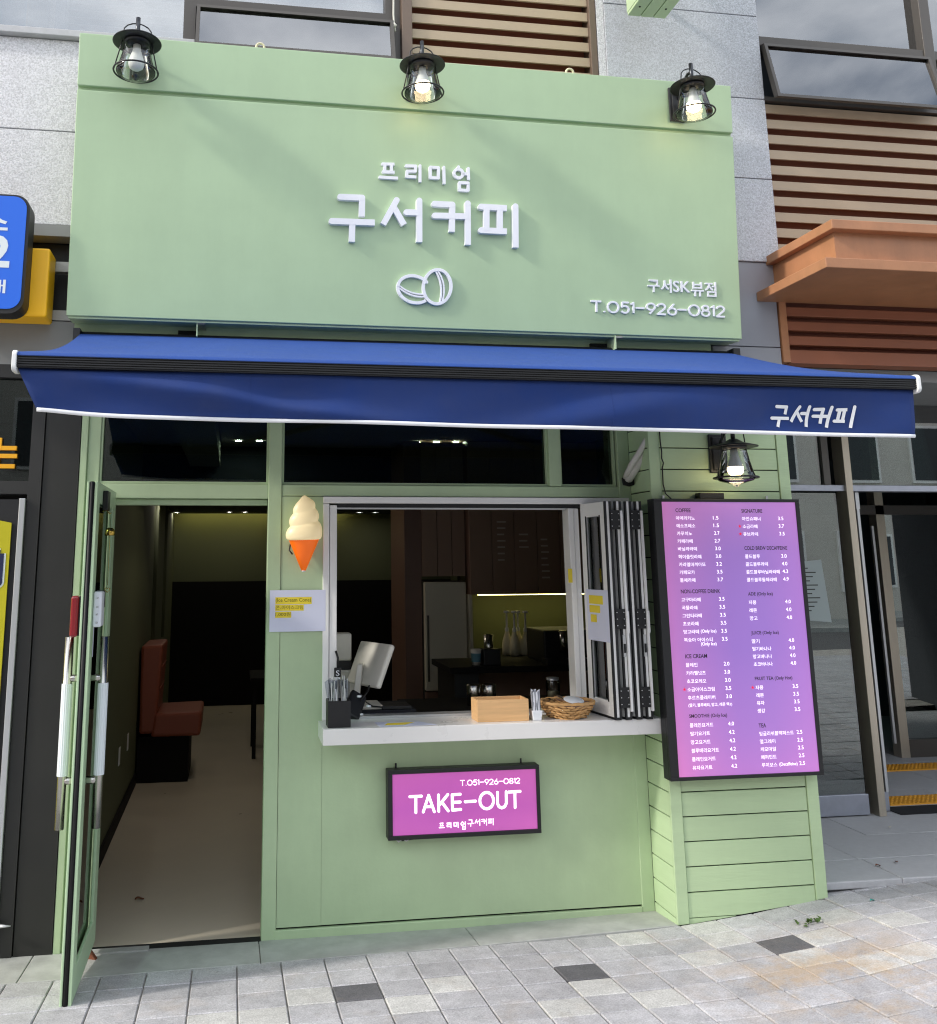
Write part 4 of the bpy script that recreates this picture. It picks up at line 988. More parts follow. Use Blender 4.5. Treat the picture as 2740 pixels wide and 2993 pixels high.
bx('bottom', 'box_wood', wb, 1.772, 2.022, -.187, -.083, CZ, CZ + .008)
cu = thing('stick_cup', 'small white square cup of film wrapped sticks on the counter', 'cup', (2.075, -.165, CZ))
s = MB(); s.hexa([(2.054, -.196, CZ), (2.098, -.196, CZ), (2.098, -.152, CZ), (2.054, -.152, CZ)], [(2.048, -.202, 1.068), (2.104, -.202, 1.068), (2.104, -.146, 1.068), (2.048, -.146, 1.068)]); s.build('cup', 'white_plastic', cu, bevel=.003)
for k in range(12):
    x = 2.056 + .007 * (k % 6); y = -.19 + .018 * (k // 6); t_ = random.uniform(-.016, .004)
    MB().hexa([(x, y, 1.06), (x + .010, y, 1.06), (x + .010, y + .004, 1.06), (x, y + .004, 1.06)], [(x + t_, y, 1.155 + .02 * random.random()), (x + t_ + .013, y + .002, 1.16 + .015 * random.random()), (x + t_ + .013, y + .006, 1.16), (x + t_, y + .004, 1.155)]).build('stick', ('plastic_bag', 'film')[k % 2], cu)
# wicker basket: woven strands
bk = thing('wicker_basket', 'round wicker basket on the counter beside the folded window', 'basket', (2.262, -.125, CZ))
BC = (2.262, -.125)
def br(z): 
    u = (z - CZ) / .075; return .082 + .055 * u ** .8
for row in range(6):
    z = CZ + .006 + row * .0125
    for q in range(18):
        a0 = 2 * math.pi * (q + .5 * (row % 2)) / 18
        pth = []
        for k in range(5):
            a = a0 + 2 * math.pi / 18 * (k / 4) * 1.15; rr = br(z) + .006 * math.sin(math.pi * k / 4); zz = z + .005 * math.sin(math.pi * k / 4 + q * 1.3)
            pth.append((BC[0] + rr * math.cos(a), BC[1] + rr * math.sin(a) * .86, zz))
        MB().tube(pth, [.0035, .0062, .0068, .0062, .0035], 6).build('strand', 'wicker', bk)
MB().tube([(BC[0] + .140 * math.cos(2 * math.pi * k / 48), BC[1] + .120 * math.sin(2 * math.pi * k / 48), CZ + .078 + .002 * math.sin(k * 2.1)) for k in range(48)], .0085, 8, closed=True).build('rim', 'wicker', bk)
MB().lathe([(.08, .003), (.0, .004)], (*BC, CZ), 24).build('base', 'wicker', bk)
MB().lathe([(.072, .008), (.128, .072)], (*BC, CZ), 24).build('liner', 'cabinet_dark', bk)
ld = MB().lathe([(0, .0012), (.052, .001), (.053, 0), (.0, -.0008)], (0, 0, 0), 28).build('paper_fan', 'white_plastic', None, local=True); ld.location = (2.285, -.165, CZ + .090); ld.rotation_euler = (.24, .03, 0)
tag(ld, 'round white disc lying on the wicker basket', 'disc')
for k, (x, y, r_) in enumerate(((2.19, -.10, .3), (2.215, -.15, -.4), (2.235, -.09, .9))):
    pk = MB().grid(lambda u, v: (.055 * (u - .5), .045 * (v - .5), .008 * math.sin(math.pi * u) * math.sin(math.pi * v) + .003 * math.sin(9 * u + k)), 8, 8); pk.grid(lambda u, v: (.055 * (u - .5), .045 * (1 - v - .5), -.004), 4, 4)
    o = pk.build('snack_packet', 'film' if k != 1 else 'cabinet_dark', None, local=True); o.location = (x, y, CZ + .082 + .006 * k); o.rotation_euler = (r_ * .4, .25, r_)
    tag(o, ('clear film packet at the left rim of the wicker basket', 'brown packet at the front of the wicker basket', 'clear film packet at the back of the wicker basket')[k], 'packet', 'packets in the basket')
fl = thing('counter_flyer', 'white flyer with yellow line lying flat on the counter', 'flyer', (1.4, -.18, CZ))
MB().hexa([(1.258, -.235, CZ), (1.545, -.222, CZ), (1.475, -.118, CZ), (1.25, -.105, CZ)], [(1.258, -.235, CZ + .0012), (1.545, -.222, CZ + .0012), (1.475, -.118, CZ + .0012), (1.25, -.105, CZ + .0012)]).build('sheet', 'paper', fl)
MB().hexa([(1.285, -.20, CZ + .0013), (1.39, -.20, CZ + .0013), (1.45, -.135, CZ + .0013), (1.31, -.145, CZ + .0013)], [(1.285, -.20, CZ + .002), (1.39, -.20, CZ + .002), (1.45, -.135, CZ + .002), (1.31, -.145, CZ + .002)]).build('highlighted_line', 'highlight', fl)
# till: monitor, stand, drawer, card reader
ps_ = thing('till_monitor', 'white point of sale monitor seen from behind on the counter', 'monitor', (1.28, .27, 1.04))
o = MB().box(-.16, .16, -.016, .016, -.12, .12).build('screen_case', 'pos_white', ps_, local=True, bevel=.012); o.location = (.005, .0, .225); o.rotation_euler = (R(-24), 0, R(-66))
o = MB().box(-.15, .15, .0165, .018, -.11, .11).build('screen', 'black_plastic', ps_, local=True); o.location = (.005, .0, .225); o.rotation_euler = (R(-24), 0, R(-66))
MB().hexa([(1.17, .20, 1.045), (1.21, .20, 1.045), (1.23, .34, 1.045), (1.19, .34, 1.045)], [(1.205, .23, 1.27), (1.235, .23, 1.27), (1.25, .29, 1.27), (1.22, .29, 1.27)]).build('stand', 'pos_white', ps_, bevel=.006)
bx('base', 'pos_white', ps_, 1.16, 1.34, .17, .38, 1.041, 1.06, bevel=.006)
cd = bx('cash_drawer', 'navy', None, 1.12, 1.515, .145, .48, .95, 1.040, bevel=.004); tag(cd, 'flat black cash drawer under the till', 'cash drawer')
kb_ = MB().box(1.33, 1.49, .155, .30, 1.041, 1.058); tag(kb_.build('keyboard', 'black_plastic', bevel=.003), 'low black keyboard on the cash drawer', 'keyboard')
cr_ = thing('card_reader', 'black card reader tilted on the counter behind the straws', 'card reader', (1.17, .06, CZ))
o = MB().box(-.045, .045, -.018, .018, -.075, .075).build('body', 'black_plastic', cr_, local=True, bevel=.01); o.location = (0, 0, .06); o.rotation_euler = (R(-40), R(30), 0)
for dx, dz in ((.03, .02), (.07, .06), (.02, .11)): MB().lathe([(0, -.006), (.012, -.004), (.012, .004), (0, .006)], (dx, -.03, dz), 12).build('corner_guard', 'white_plastic', cr_, local=True)
MB().tube([(1.20, .06, 1.10), (1.25, .1, 1.15), (1.26, .14, 1.17), (1.22, .13, 1.10), (1.28, .16, 1.06), (1.36, .17, 1.05)], .004, 6).build('cable', 'wire_black', cr_)
# receipt printer + hanging tag
rp_ = thing('receipt_printer', 'white receipt printer behind the left hatch jamb', 'printer', (1.11, .45, 1.0))
bx('body', 'pos_white', rp_, 1.08, 1.22, .42, .56, 1.02, 1.22, bevel=.01); bx('cover', 'pos_white', rp_, 1.10, 1.20, .42, .52, 1.27, 1.42, bevel=.01); bx('slot', 'black_plastic', rp_, 1.09, 1.20, .43, .54, 1.221, 1.268)
hk = thing('hanging_tag', 'black badge hanging by a cord from the left hatch jamb', 'tag', (1.072, -.02, 1.2))
MB().tube([(1.062, -.012, 1.365), (1.073, -.02, 1.33), (1.071, -.02, 1.275)], .006, 6).build('cord', 'wire_black', hk); bx('badge', 'black_plastic', hk, 1.053, 1.089, -.026, -.016, 1.235, 1.283, bevel=.004)
text('S', 1.062, -.0265, 1.243, 'white_plastic', hk, width=.018, h=.026)
bx('clip', 'white_plastic', hk, 1.061, 1.083, -.025, -.017, 1.222, 1.234, bevel=.003)

# ---- TAKE-OUT light box
tk = thing('takeout_sign', 'magenta light box reading TAKE-OUT below the counter', 'sign', (1.72, -.04, .45))
bx('case', 'black_metal', tk, 1.321, 2.116, -.062, -.004, .452, .782, bevel=.003)
for a in ((1.321, 2.116, .762, .782), (1.321, 2.116, .452, .472), (1.321, 1.345, .472, .762), (2.098, 2.116, .472, .762)): bx('frame', 'black_metal', tk, a[0], a[1], -.074, -.0622, a[2], a[3], bevel=.002)
bx('face', 'take_print', tk, 1.3455, 2.0975, -.0665, -.0625, .4725, .7615)
TF = lambda s, t, d: (s, -.0666 - d, t)
TKS = {'T': [[(1.434, .653), (1.494, .653)], [(1.465, .653), (1.464, .577)]], 'A': [[(1.531, .655), (1.502, .578)], [(1.531, .655), (1.559, .577)], [(1.515, .602), (1.549, .602)]], 'K': [[(1.582, .655), (1.582, .578)], [(1.63, .655), (1.587, .609)], [(1.6, .619), (1.631, .578)]], 'E': [[(1.695, .654), (1.653, .653), (1.653, .58), (1.696, .582)], [(1.654, .617), (1.694, .617)]], '-': [[(1.72, .617), (1.774, .618)]],
       'O': [ell(1.833, .618, .036, .039, 0, n=28)], 'U': [[(1.891, .655), (1.89, .601), (1.897, .586), (1.911, .58), (1.927, .585), (1.936, .601), (1.937, .656)]], 'T2': [[(1.951, .654), (2.011, .655)], [(1.983, .654), (1.982, .579)]]}
for k in TKS: strokes(MB(), TKS[k], .0135, .0006, TF, round_end=True).build('letter', 'take_white', tk)
for g in pen('T.051-926-0812', .315, .0245, 1.697, .695): strokes(MB(), g, .0038, .0006, TF, seg=4).build('digit', 'take_white', tk)
def small(keys, x0, sc_, z0, ref):
    for k in keys:
        strokes(MB(), [[(x0 + (p[0] - ref[0]) * sc_, z0 + (p[1] - ref[1]) * sc_) for p in pl_] for pl_ in GL[k]], .0042 if k in ('peu', 'ri', 'mi', 'eom') else .0042, .0006, TF, seg=5).build('letter', 'take_white', tk)
small(('peu', 'ri', 'mi', 'eom'), 1.583, .27, .500, (1.622, .829)); small(('gu', 'seo', 'keo', 'pi'), 1.732, .128, .500, (1.358, .467))
for x in (1.372, 2.035):
    MB().box(x - .005, x + .005, -.02, -.016, .782, .806).build('hanging_lug', 'black_metal', tk, bevel=.002)
MB().tube([(1.36, -.03, .452), (1.38, -.04, .436), (1.40, -.03, .446), (1.42, -.035, .437), (1.445, -.03, .45)], .0035, 6).build('wire', 'cap_white', tk)
MB().tube([(1.37, -.02, .452), (1.40, -.03, .440), (1.46, -.025, .444), (1.47, -.02, .452)], .005, 6).build('wire', 'wire_black', tk)

# ---- menu board
mb = thing('menu_board', 'tall purple light box menu with drink names and prices on the pillar', 'menu board', (3.12, -.3, .73))
bx('case', 'black_metal', mb, 2.708, 3.543, -.322, -.262, .734, 2.138, bevel=.003)
for a in ((2.708, 3.543, 2.122, 2.138), (2.708, 3.543, .734, .751), (2.708, 2.754, .751, 2.122), (3.521, 3.543, .751, 2.122)): bx('frame', 'black_metal', mb, a[0], a[1], -.340, -.3222, a[2], a[3], bevel=.002)
bx('face', 'menu_print', mb, 2.7545, 3.5205, -.335, -.3225, .7515, 2.1215)
bx('driver_box', 'black_plastic', mb, 2.985, 3.125, -.315, -.262, 2.139, 2.172, bevel=.003)
for x in (2.80, 3.40): MB().box(x - .006, x + .006, -.27, -.264, 2.138, 2.16).build('hanging_lug', 'alu', mb)
MY = -.3356
def item(body, x, z, price, n=None, dark=False, width=None, star=False):
    if dark: text(body, x, MY, z, 'menu_black', mb, width=width, h=.0200 if '(' not in body else .0225, bold=.011, name='heading')
    else: text(body, x, MY, z - .002, 'menu_white', mb, width=width or .0212 * len(body), h=.0205, bold=-.001, name='drink_name')
    if price: text(price, x + .209 if x < 3 else 3.413, MY, z + .001, 'menu_white', mb, width=.031, h=.0185, bold=.002, name='price')
    if star:
        pts = [(x - .016 + (.010 if k % 2 == 0 else .0042) * math.sin(math.pi * k / 5), z + .009 + (.010 if k % 2 == 0 else .0042) * math.cos(math.pi * k / 5)) for k in range(10)]
        s = MB(); s.add([(p[0], MY, p[1]) for p in pts] + [(x - .016, MY, z + .009)], [(k, (k + 1) % 10, 10) for k in range(10)]); s.build('star', 'star_red', mb)
XL, XR = 2.830, 3.205
item('COFFEE', XL, 2.067, None, dark=True, width=.085)
for k, (a, p) in enumerate((('아메리카노', '1.5'), ('에소프레소', '1.5'), ('카푸치노', '2.7'), ('카페라떼', '2.7'), ('바닐라라떼', '3.0'), ('헤이즐럿라떼', '3.0'), ('카라멜마끼아또', '3.2'), ('카페모카', '3.5'), ('돌체라떼', '3.7'))): item(a, XL, 2.028 - .0401 * k, p)
item('NON-COFFEE DRINK', XL, 1.648, None, dark=True, width=.219)
for k, (a, p) in enumerate((('고구마라떼', '3.5'), ('곡물라떼', '3.5'), ('그린티라떼', '3.5'), ('초코라떼', '3.5'), ('망고라떼', '3.5'), ('복숭아 아이스티', '3.5'))): item(a, XL, 1.608 - .0404 * k, p, width=.158 if ' ' in a else None)
text('(Only Ice)', 2.925, MY, 1.444, 'menu_white', mb, width=.086, h=.021, bold=.004); text('(Only Ice)', 2.921, MY, 1.380, 'menu_white', mb, width=.086, h=.021, bold=.004)
item('ICE CREAM', XL, 1.323, None, dark=True, width=.12)
for k, (a, p) in enumerate((('플레인', '2.0'), ('카라멜넛츠', '3.0'), ('초코오레오', '3.0'), ('소금아이스크림', '3.5'), ('후르츠플레이버', '3.0'))): item(a, XL, 1.282 - .0402 * k, p, star=(k == 3))
text('(딸기, 블루베리, 망고, 레몬 택1)', XL, MY, 1.082, 'menu_white', mb, width=.238, h=.020, bold=.004)
item('SMOOTHIE (Only Ice)', XL, 1.027, None, dark=True, width=.206)
for k, (a, p) in enumerate((('플레인요거트', '4.0'), ('딸기요거트', '4.2'), ('망고요거트', '4.2'), ('블루베리요거트', '4.2'), ('플레인요거트', '4.2'), ('유자요거트', '4.2'))): item(a, XL, .988 - .0406 * k, p)
item('SIGNATURE', XR, 2.065, None, dark=True, width=.12)
for k, (a, p) in enumerate((('아인슈패너', '3.5'), ('소금라떼', '3.7'), ('큐브라떼', '3.5'))): item(a, XR, 2.025 - .0404 * k, p, star=k > 0)
item('COLD BREW DECAFFEINE', XR, 1.869, None, dark=True, width=.246)
for k, (a, p) in enumerate((('콜드블루', '3.0'), ('콜드블루라떼', '4.0'), ('콜드블루바닐라라떼', '4.3'), ('콜드블루돌체라떼', '4.9'))): item(a, XR, 1.827 - .0402 * k, p)
item('ADE (Only Ice)', XR, 1.628, None, dark=True, width=.14)
for k, (a, p) in enumerate((('자몽', '4.0'), ('레몬', '4.0'), ('망고', '4.0'))): item(a, XR, 1.590 - .0404 * k, p)
item('JUICE (Only Ice)', XR, 1.430, None, dark=True, width=.155)
for k, (a, p) in enumerate((('딸기', '4.0'), ('딸기바나나', '4.0'), ('망고바나나', '4.0'), ('초코바나나', '4.0'))): item(a, XR, 1.393 - .0384 * k, p)
item('FRUIT TEA (Only Hot)', XR, 1.201, None, dark=True, width=.21)
for k, (a, p) in enumerate((('자몽', '3.5'), ('레몬', '3.5'), ('유자', '3.5'), ('생강', '3.5'))): item(a, XR, 1.162 - .0381 * k, p, star=k == 0)
item('TEA', XR, .974, None, dark=True, width=.041)
for k, (a, p) in enumerate((('잉글리쉬블랙퍼스트', '2.5'), ('얼그레이', '2.5'), ('케모마일', '2.5'), ('페퍼민트', '2.5'), ('루이보스', '2.5'))): item(a, XR, .936 - .0379 * k, p)
text('(Decaffeine)', 3.302, MY, .781, 'menu_white', mb, width=.10, h=.021, bold=.004)

# ---- insulated pipes and loose wire by the pillar
pi_ = thing('insulated_pipe', 'white wrapped pipes coming out beside the pillar under the awning', 'pipe', (2.72, -.1, 2.25))
MB().tube([(2.90, -.30, 2.80), (2.80, -.22, 2.50), (2.755, -.17, 2.40), (2.715, -.12, 2.315), (2.70, -.07, 2.27), (2.72, -.01, 2.26)], .024, 12).build('pipe', 'pipe_wrap', pi_)
MB().tube([(2.86, -.31, 2.80), (2.765, -.23, 2.50), (2.715, -.19, 2.40), (2.685, -.15, 2.34), (2.68, -.09, 2.29), (2.70, -.02, 2.27)], .016, 12).build('pipe', 'pipe_wrap', pi_)
MB().lathe([(0, -.03), (.034, -.02), (.038, .02), (0, .03)], (2.715, -.03, 2.255), 14).build('collar', 'gap', pi_)
wr_ = MB().tube([(2.803, -.264, 2.80), (2.803, -.266, 2.45), (2.806, -.27, 2.40), (2.806, -.264, 2.36), (2.815, -.264, 2.335), (2.806, -.266, 2.31), (2.804, -.266, 2.22), (2.812, -.27, 2.17), (2.84, -.275, 2.142)], .0035, 6)
tag(wr_.build('loose_wire', 'wire_black'), 'thin black wire running down the pillar corner to the menu board', 'wire')

# ================================================================== INTERIOR
def st_(o): o['kind'] = 'structure'; return o
st_(bx('shop_floor', 'floor_beige', None, -.26, 3.53, .04, 7.8, -.05, .004))
st_(bx('shop_wall_left', 'wall_olive', None, -.40, -.25, .09, 7.8, 0, 2.9))
wb_ = st_(bx('shop_wall_back', 'wall_olive', None, -.4, 3.53, 7.7, 7.85, 0, 2.9))
bx('wainscot', 'wall_dark', wb_, -.25, 3.48, 7.66, 7.70, 0.005, 1.57)
st_(bx('shop_wall_right', 'wall_olive', None, 3.49, 3.54, .1, 7.7, 0, 2.9))
st_(bx('shop_ceiling', 'ceil_dark', None, -.4, 3.53, .1, 3.05, 2.80, 2.9))
so_ = st_(bx('shop_soffit', 'navy', None, -.4, 3.53, 3.05, 7.50, 2.45, 2.9)); bx('cove_top', 'ceil_dark', so_, -.4, 3.53, 7.502, 7.85, 2.62, 2.9)
st_(bx('shop_beam', 'ceil_dark', None, .15, .40, .1, 3.0, 2.62, 2.799))
bx('left_baseboard', 'wall_dark', None, -.249, -.232, .12, 3.44, .005, .09)['kind'] = 'structure'
for y, r_ in ((4.6, .035), (6.0, .03)):
    o = MB().tube([(-.25, y, 1.0), (-.25, y, 2.448)], r_, 14).build('wall_trim', 'wall_olive'); o['kind'] = 'structure'
DLS = [(-.123, 4.6, 2.45), (.482, 4.94, 2.45), (-.20, 7.2, 2.45), (.468, 7.1, 2.45), (.66, 7.1, 2.45), (2.15, 7.1, 2.45), (2.36, 7.1, 2.45), (.546, 2.63, 2.80), (.718, 2.62, 2.80), (2.017, 2.54, 2.80), (2.182, 2.53, 2.80), (2.342, 2.51, 2.80)]
DLL = ['nearest lit downlight seen at the top left of the doorway', 'lit downlight at the top right of the doorway', 'leftmost of three small downlights by the far olive wall', 'middle of three small downlights by the far olive wall', 'rightmost of three small downlights by the far olive wall', 'left of two small downlights at the top left of the hatch', 'right of two small downlights at the top left of the hatch', 'left lit downlight behind the transom glass over the door', 'right lit downlight behind the transom glass over the door', 'leftmost of three downlights behind the transom over the hatch', 'middle of three downlights behind the transom over the hatch', 'rightmost of three downlights behind the transom over the hatch']
for k, (x, y, z) in enumerate(DLS):
    t = thing('downlight', DLL[k], 'downlight', (x, y, z), 'rear ceiling downlights' if z < 2.6 else 'front ceiling downlights')
    MB().lathe([(.026, -.004), (.04, -.006), (.042, 0)], (x, y, z - .001), 18).build('trim', 'cap_white', t)
    MB().lathe([(0, -.003), (.027, -.003)], (x, y, z - .001), 18).build('lens', 'downlight' if z < 2.6 else 'downlight_front', t)
lc = MB().box(-.2, 1.35, 7.503, 7.512, 2.47, 2.50); tag(lc.build('cove_light', 'led'), 'warm strip light washing the far olive wall', 'strip light')
lc2 = MB().box(1.40, 2.0, 7.503, 7.512, 2.47, 2.50); tag(lc2.build('cove_light', 'led'), 'warm strip light on the far wall seen through the hatch', 'strip light')
# bench
bn_ = thing('bench_seat', 'terracotta upholstered bench with black base against the left wall', 'bench', (0, 3.75, 0))
bx('base', 'black_wood', bn_, -.235, .19, 3.47, 4.08, .005, .37)
MB().hexa([(-.13, 3.42, .375), (.285, 3.42, .375), (.285, 4.06, .375), (-.13, 4.06, .375)], [(-.10, 3.42, .565), (.295, 3.42, .575), (.295, 4.06, .575), (-.10, 4.06, .565)]).build('seat', 'terracotta', bn_, bevel=.025)
MB().hexa([(-.225, 3.43, .40), (-.09, 3.43, .40), (-.09, 4.06, .40), (-.225, 4.06, .40)], [(-.235, 3.43, 1.12), (-.05, 3.43, 1.13), (-.05, 4.06, 1.13), (-.235, 4.06, 1.12)]).build('back_cushion', 'terracotta', bn_, bevel=.025)
for z in (.58, .76, .94): MB().tube([(-.088 + (z - .4) * .055, 3.46, z), (-.088 + (z - .4) * .055, 4.03, z)], .005, 6).build('stitching', 'terracotta', bn_)
tb_ = thing('cafe_table', 'dark wooden cafe table deep inside the shop', 'table', (1.0, 4.6, 0))
bx('top', 'black_wood', tb_, .72, 1.4, 4.25, 4.95, .70, .735)
for x, y in ((.76, 4.30), (1.36, 4.30), (.76, 4.90), (1.36, 4.90)): bx('leg', 'black_wood', tb_, x - .018, x + .018, y - .018, y + .018, .005, .70)
for y, lab in ((2.2, 'nearer'), (2.75, 'farther')):
    sk = bx('socket_plate', 'cap_white', None, -.25, -.244, y, y + .07, .40, .52); tag(sk, '%s small white wall socket on the olive side wall' % lab, 'socket', 'wall sockets')
# kitchen
kc = thing('kitchen_cabinets', 'brown wall cabinets with printed menu lettering above the back counter', 'cabinets', (2.8, 2.6, 1.6))
bx('tall_panel', 'cabinet_dark', kc, 1.885, 2.02, 2.45, 3.1, .0, 2.79)
for x0, x1 in ((2.025, 2.145), (2.15, 2.265), (2.27, 2.375)): bx('upper_door', 'cabinet', kc, x0, x1, 2.42, 2.44, 1.70, 2.75)
bx('upper_carcass', 'cabinet_dark', kc, 2.02, 3.48, 2.445, 2.80, 1.70, 2.78); bx('wall_unit', 'cabinet_dark', kc, 2.38, 3.48, 2.31, 2.444, 1.562, 2.78)
xd = [2.38, 2.565, 2.75, 2.94, 3.13, 3.32, 3.48]
for a, b_ in zip(xd, xd[1:]): bx('upper_door', 'cabinet', kc, a + .002, b_ - .002, 2.288, 2.309, 1.558, 2.77, bevel=.002)
for k, (x, z) in enumerate(((2.61, 2.12), (2.79, 2.02), (2.97, 1.98), (3.16, 1.96))):
    for r_ in range(7): 
        if k == 1 and r_ > 2: continue
        bx('printed_line', 'cabinet_text', kc, x, x + .05 + .03 * random.random(), 2.2865, 2.2878, z - .05 * r_, z - .05 * r_ + .012)
ks = thing('back_splash', 'olive back wall below the kitchen cabinets', 'wall', (3, 2.8, .9)); bx('panel', 'wall_olive', ks, 2.45, 3.48, 2.80, 2.84, .8, 1.70); bx('side_panel', 'fridge', ks, 2.375, 2.40, 2.32, 2.80, .0, 1.558)
bx('post', 'wall_dark', ks, 2.40, 2.47, 2.72, 2.80, .9, 1.70)
tag(MB().box(2.50, 3.46, 2.50, 2.53, 1.545, 1.556).build('cabinet_light', 'led_kitchen'), 'warm strip light under the kitchen wall cabinets', 'strip light')
fr_ = thing('fridge', 'tall beige fridge freezer beside the kitchen cabinets', 'fridge', (2.2, 2.6, 0))
bx('body', 'fridge_side', fr_, 2.025, 2.37, 2.44, 2.80, .02, 1.66); bx('upper_door', 'fridge', fr_, 2.03, 2.368, 2.38, 2.438, .83, 1.655, bevel=.008); bx('freezer_door', 'cabinet_dark', fr_, 2.03, 2.368, 2.38, 2.438, .05, .82, bevel=.008)
bx('handle', 'fridge_side', fr_, 2.045, 2.06, 2.365, 2.379, .9, 1.4)
ct = thing('back_counter', 'black back counter with dark top inside the hatch', 'counter', (2.5, 1.7, 0))
bx('top', 'black_wood', ct, 1.985, 3.48, 1.35, 1.95, 1.075, 1.115, bevel=.004); bx('carcass', 'black_plastic', ct, 2.03, 2.2, 1.42, 1.95, .0, 1.074); bx('shelf_back', 'cabinet', ct, 2.2, 3.48, 1.80, 1.85, .3, 1.05); bx('shelf', 'cabinet', ct, 2.2, 3.48, 1.42, 1.80, .78, .80)
def cyl_thing(name, label, cat, mt, x, y, z, prof, group=None, extra=()):
    t = thing(name, label, cat, (x, y, z), group); MB().lathe(prof, (x, y, z), 20).build('body', mt, t)
    for nm, m2, pr in extra: MB().lathe(pr, (x, y, z), 20).build(nm, m2, t)
    return t
for k, x in enumerate((2.655, 2.70, 2.745, 2.79)):
    cyl_thing('syrup_bottle', ('leftmost', 'second', 'third', 'rightmost')[k] + ' cream coloured pump syrup bottle under the cabinet light', 'bottle', 'cream_bottle', x, 2.25 - .05 * (k % 2), 1.10, [(0, 0), (.040, .002), (.042, .07), (.036, .11), (.018, .165), (.014, .185)], 'syrup bottles', (('collar', 'cap_white', [(.016, .178), (.016, .20), (.008, .21), (.007, .315)]), ('pump_head', 'cap_white', [(0, .335), (.022, .333), (.024, .318), (0, .316)])))
bx('mid_shelf', 'black_wood', ct, 2.45, 3.48, 2.0, 2.79, 1.05, 1.10)
es = thing('espresso_machine', 'black and steel espresso machine behind the hatch', 'coffee machine', (2.85, 1.6, 1.115))
bx('body', 'black_plastic', es, 2.70, 3.06, 1.50, 1.9, 1.116, 1.335, bevel=.01); bx('drip_tray', 'black_metal', es, 2.68, 3.06, 1.38, 1.52, 1.116, 1.15); MB().tube([(2.83, 1.47, 1.19), (2.83, 1.47, 1.335)], .028, 16).build('group_head', 'stainless', es); bx('panel', 'dark_panel', es, 2.88, 3.05, 1.492, 1.499, 1.14, 1.32)
cyl_thing('paper_cup', 'white and blue paper cup on the back counter', 'cup', 'cup_white', 2.20, 1.48, 1.116, [(0, 0), (.028, 0), (.038, .105), (.036, .105), (0, .02)], None, (('sleeve', 'cup_blue', [(.0306, .02), (.0366, .078)]),))
cyl_thing('steel_tumbler', 'tall steel tumbler on the back counter', 'tumbler', 'stainless', 2.33, 1.62, 1.116, [(0, 0), (.03, 0), (.034, .19), (.03, .19), (0, .02)])
bx('knock_box', 'black_plastic', None, 2.24, 2.36, 1.42, 1.54, 1.116, 1.222, bevel=.006); tag(bpy.data.objects['knock_box'], 'black square box beside the paper cup', 'box')
for k, x in enumerate((1.955, 2.05)):
    cyl_thing('steel_canister', ('left' if k == 0 else 'right') + ' steel canister standing behind the wooden box', 'canister', 'stainless', x, .62, .98, [(0, 0), (.04, 0), (.042, .115), (.038, .118), (0, .03)], 'steel canisters')
wt = bx('work_top', 'black_wood', None, 1.55, 3.48, .45, .95, .93, .98, bevel=.004); tag(wt, 'dark worktop behind the serving hatch', 'worktop')
cyl_thing('glass_jar', 'glass jar with pale lid behind the basket', 'jar', 'lamp_glass', 2.44, .6, .98, [(0, 0), (.04, 0), (.042, .12), (.036, .135)], None, (('content', 'cream_bottle', [(0, .004), (.036, .004), (.037, .07), (0, .072)]), ('lid', 'alu', [(.037, .135), (.037, .15), (0, .152)])))

# ================================================================== RIGHT ENTRANCE
la = thing('entrance_landing', 'grey granite landing slabs in front of the glass entrance', 'landing', (4.8, .3, 0))
LZ = .180
bx('bed', 'gap', la, 3.54, 8.3, -.16, 6, -.1, .135)
for (x0, x1) in ((3.2, 4.02), (4.023, 5.2), (5.203, 8.2)): bx('nosing', 'granite', la, x0 if x0 > 3.5 else 3.556, x1, -.205, .118, .142, LZ, bevel=.006)
for y0, y1, of in ((.121, .52, 0), (.523, .93, .35), (.933, 1.5, .1), (1.503, 2.3, .4), (2.303, 3.2, 0), (3.203, 4.4, .3)):
    x = 3.2 + of - .6
    while x < 8.1:
        if x + .6 > 3.556: bx('slab', 'granite', la, max(x, 3.556), min(x + .697, 8.2), y0, y1, .142, LZ + random.uniform(-.001, .001), bevel=.002)
        x += .70
EY = .92
en = thing('glass_entrance', 'steel framed glass entrance of the neighbouring building', 'entrance', (4.8, EY, LZ))
MB().hexa([(4.70, EY - .05, LZ), (4.752, EY - .05, LZ), (4.752, EY + .07, LZ), (4.70, EY + .07, LZ)], [(4.70, EY - .05, 2.9), (4.752, EY - .05, 2.9), (4.752, EY + .07, 2.9), (4.70, EY + .07, 2.9)]).build('post', 'steel_frame', en, bevel=.003)
bx('transom_bar', 'steel_plate', en, 3.56, 4.70, EY - .03, EY + .06, 2.280, 2.322, bevel=.003); bx('transom_bar', 'steel_plate', en, 4.752, 8.2, EY - .03, EY + .06, 2.280, 2.322, bevel=.003)
bx('upper_pane', 'entrance_glass', en, 3.56, 4.56, EY, EY + .008, 2.322, 2.9); bx('upper_pane', 'entrance_glass', en, 4.752, 8.2, EY, EY + .008, 2.322, 2.9); bx('head', 'grey_fascia', en, 3.56, 8.2, .12, EY + .08, 2.9, 2.97)
bx('inner_post', 'dark_frame', en, 4.56, 4.61, EY - .02, EY + .06, 2.322, 2.9)
dl = bx('door_rail', 'steel_plate', en, 3.56, 4.655, EY - .022, EY + .022, LZ + .008, .315, bevel=.003)
bx('door_pane', 'entrance_glass', dl, 3.56, 4.645, EY - .005, EY + .006, .315, 2.268)
for x in (4.20, 4.285): MB().tube([(x, EY - .06, .95), (x, EY - .06, 1.60)], .012, 10).build('pull_handle', 'alu', dl)
for z in (1.06, 1.5): MB().tube([(4.20, EY - .06, z), (4.285, EY - .06, z)], .006, 8).build('handle_bar', 'alu', dl)
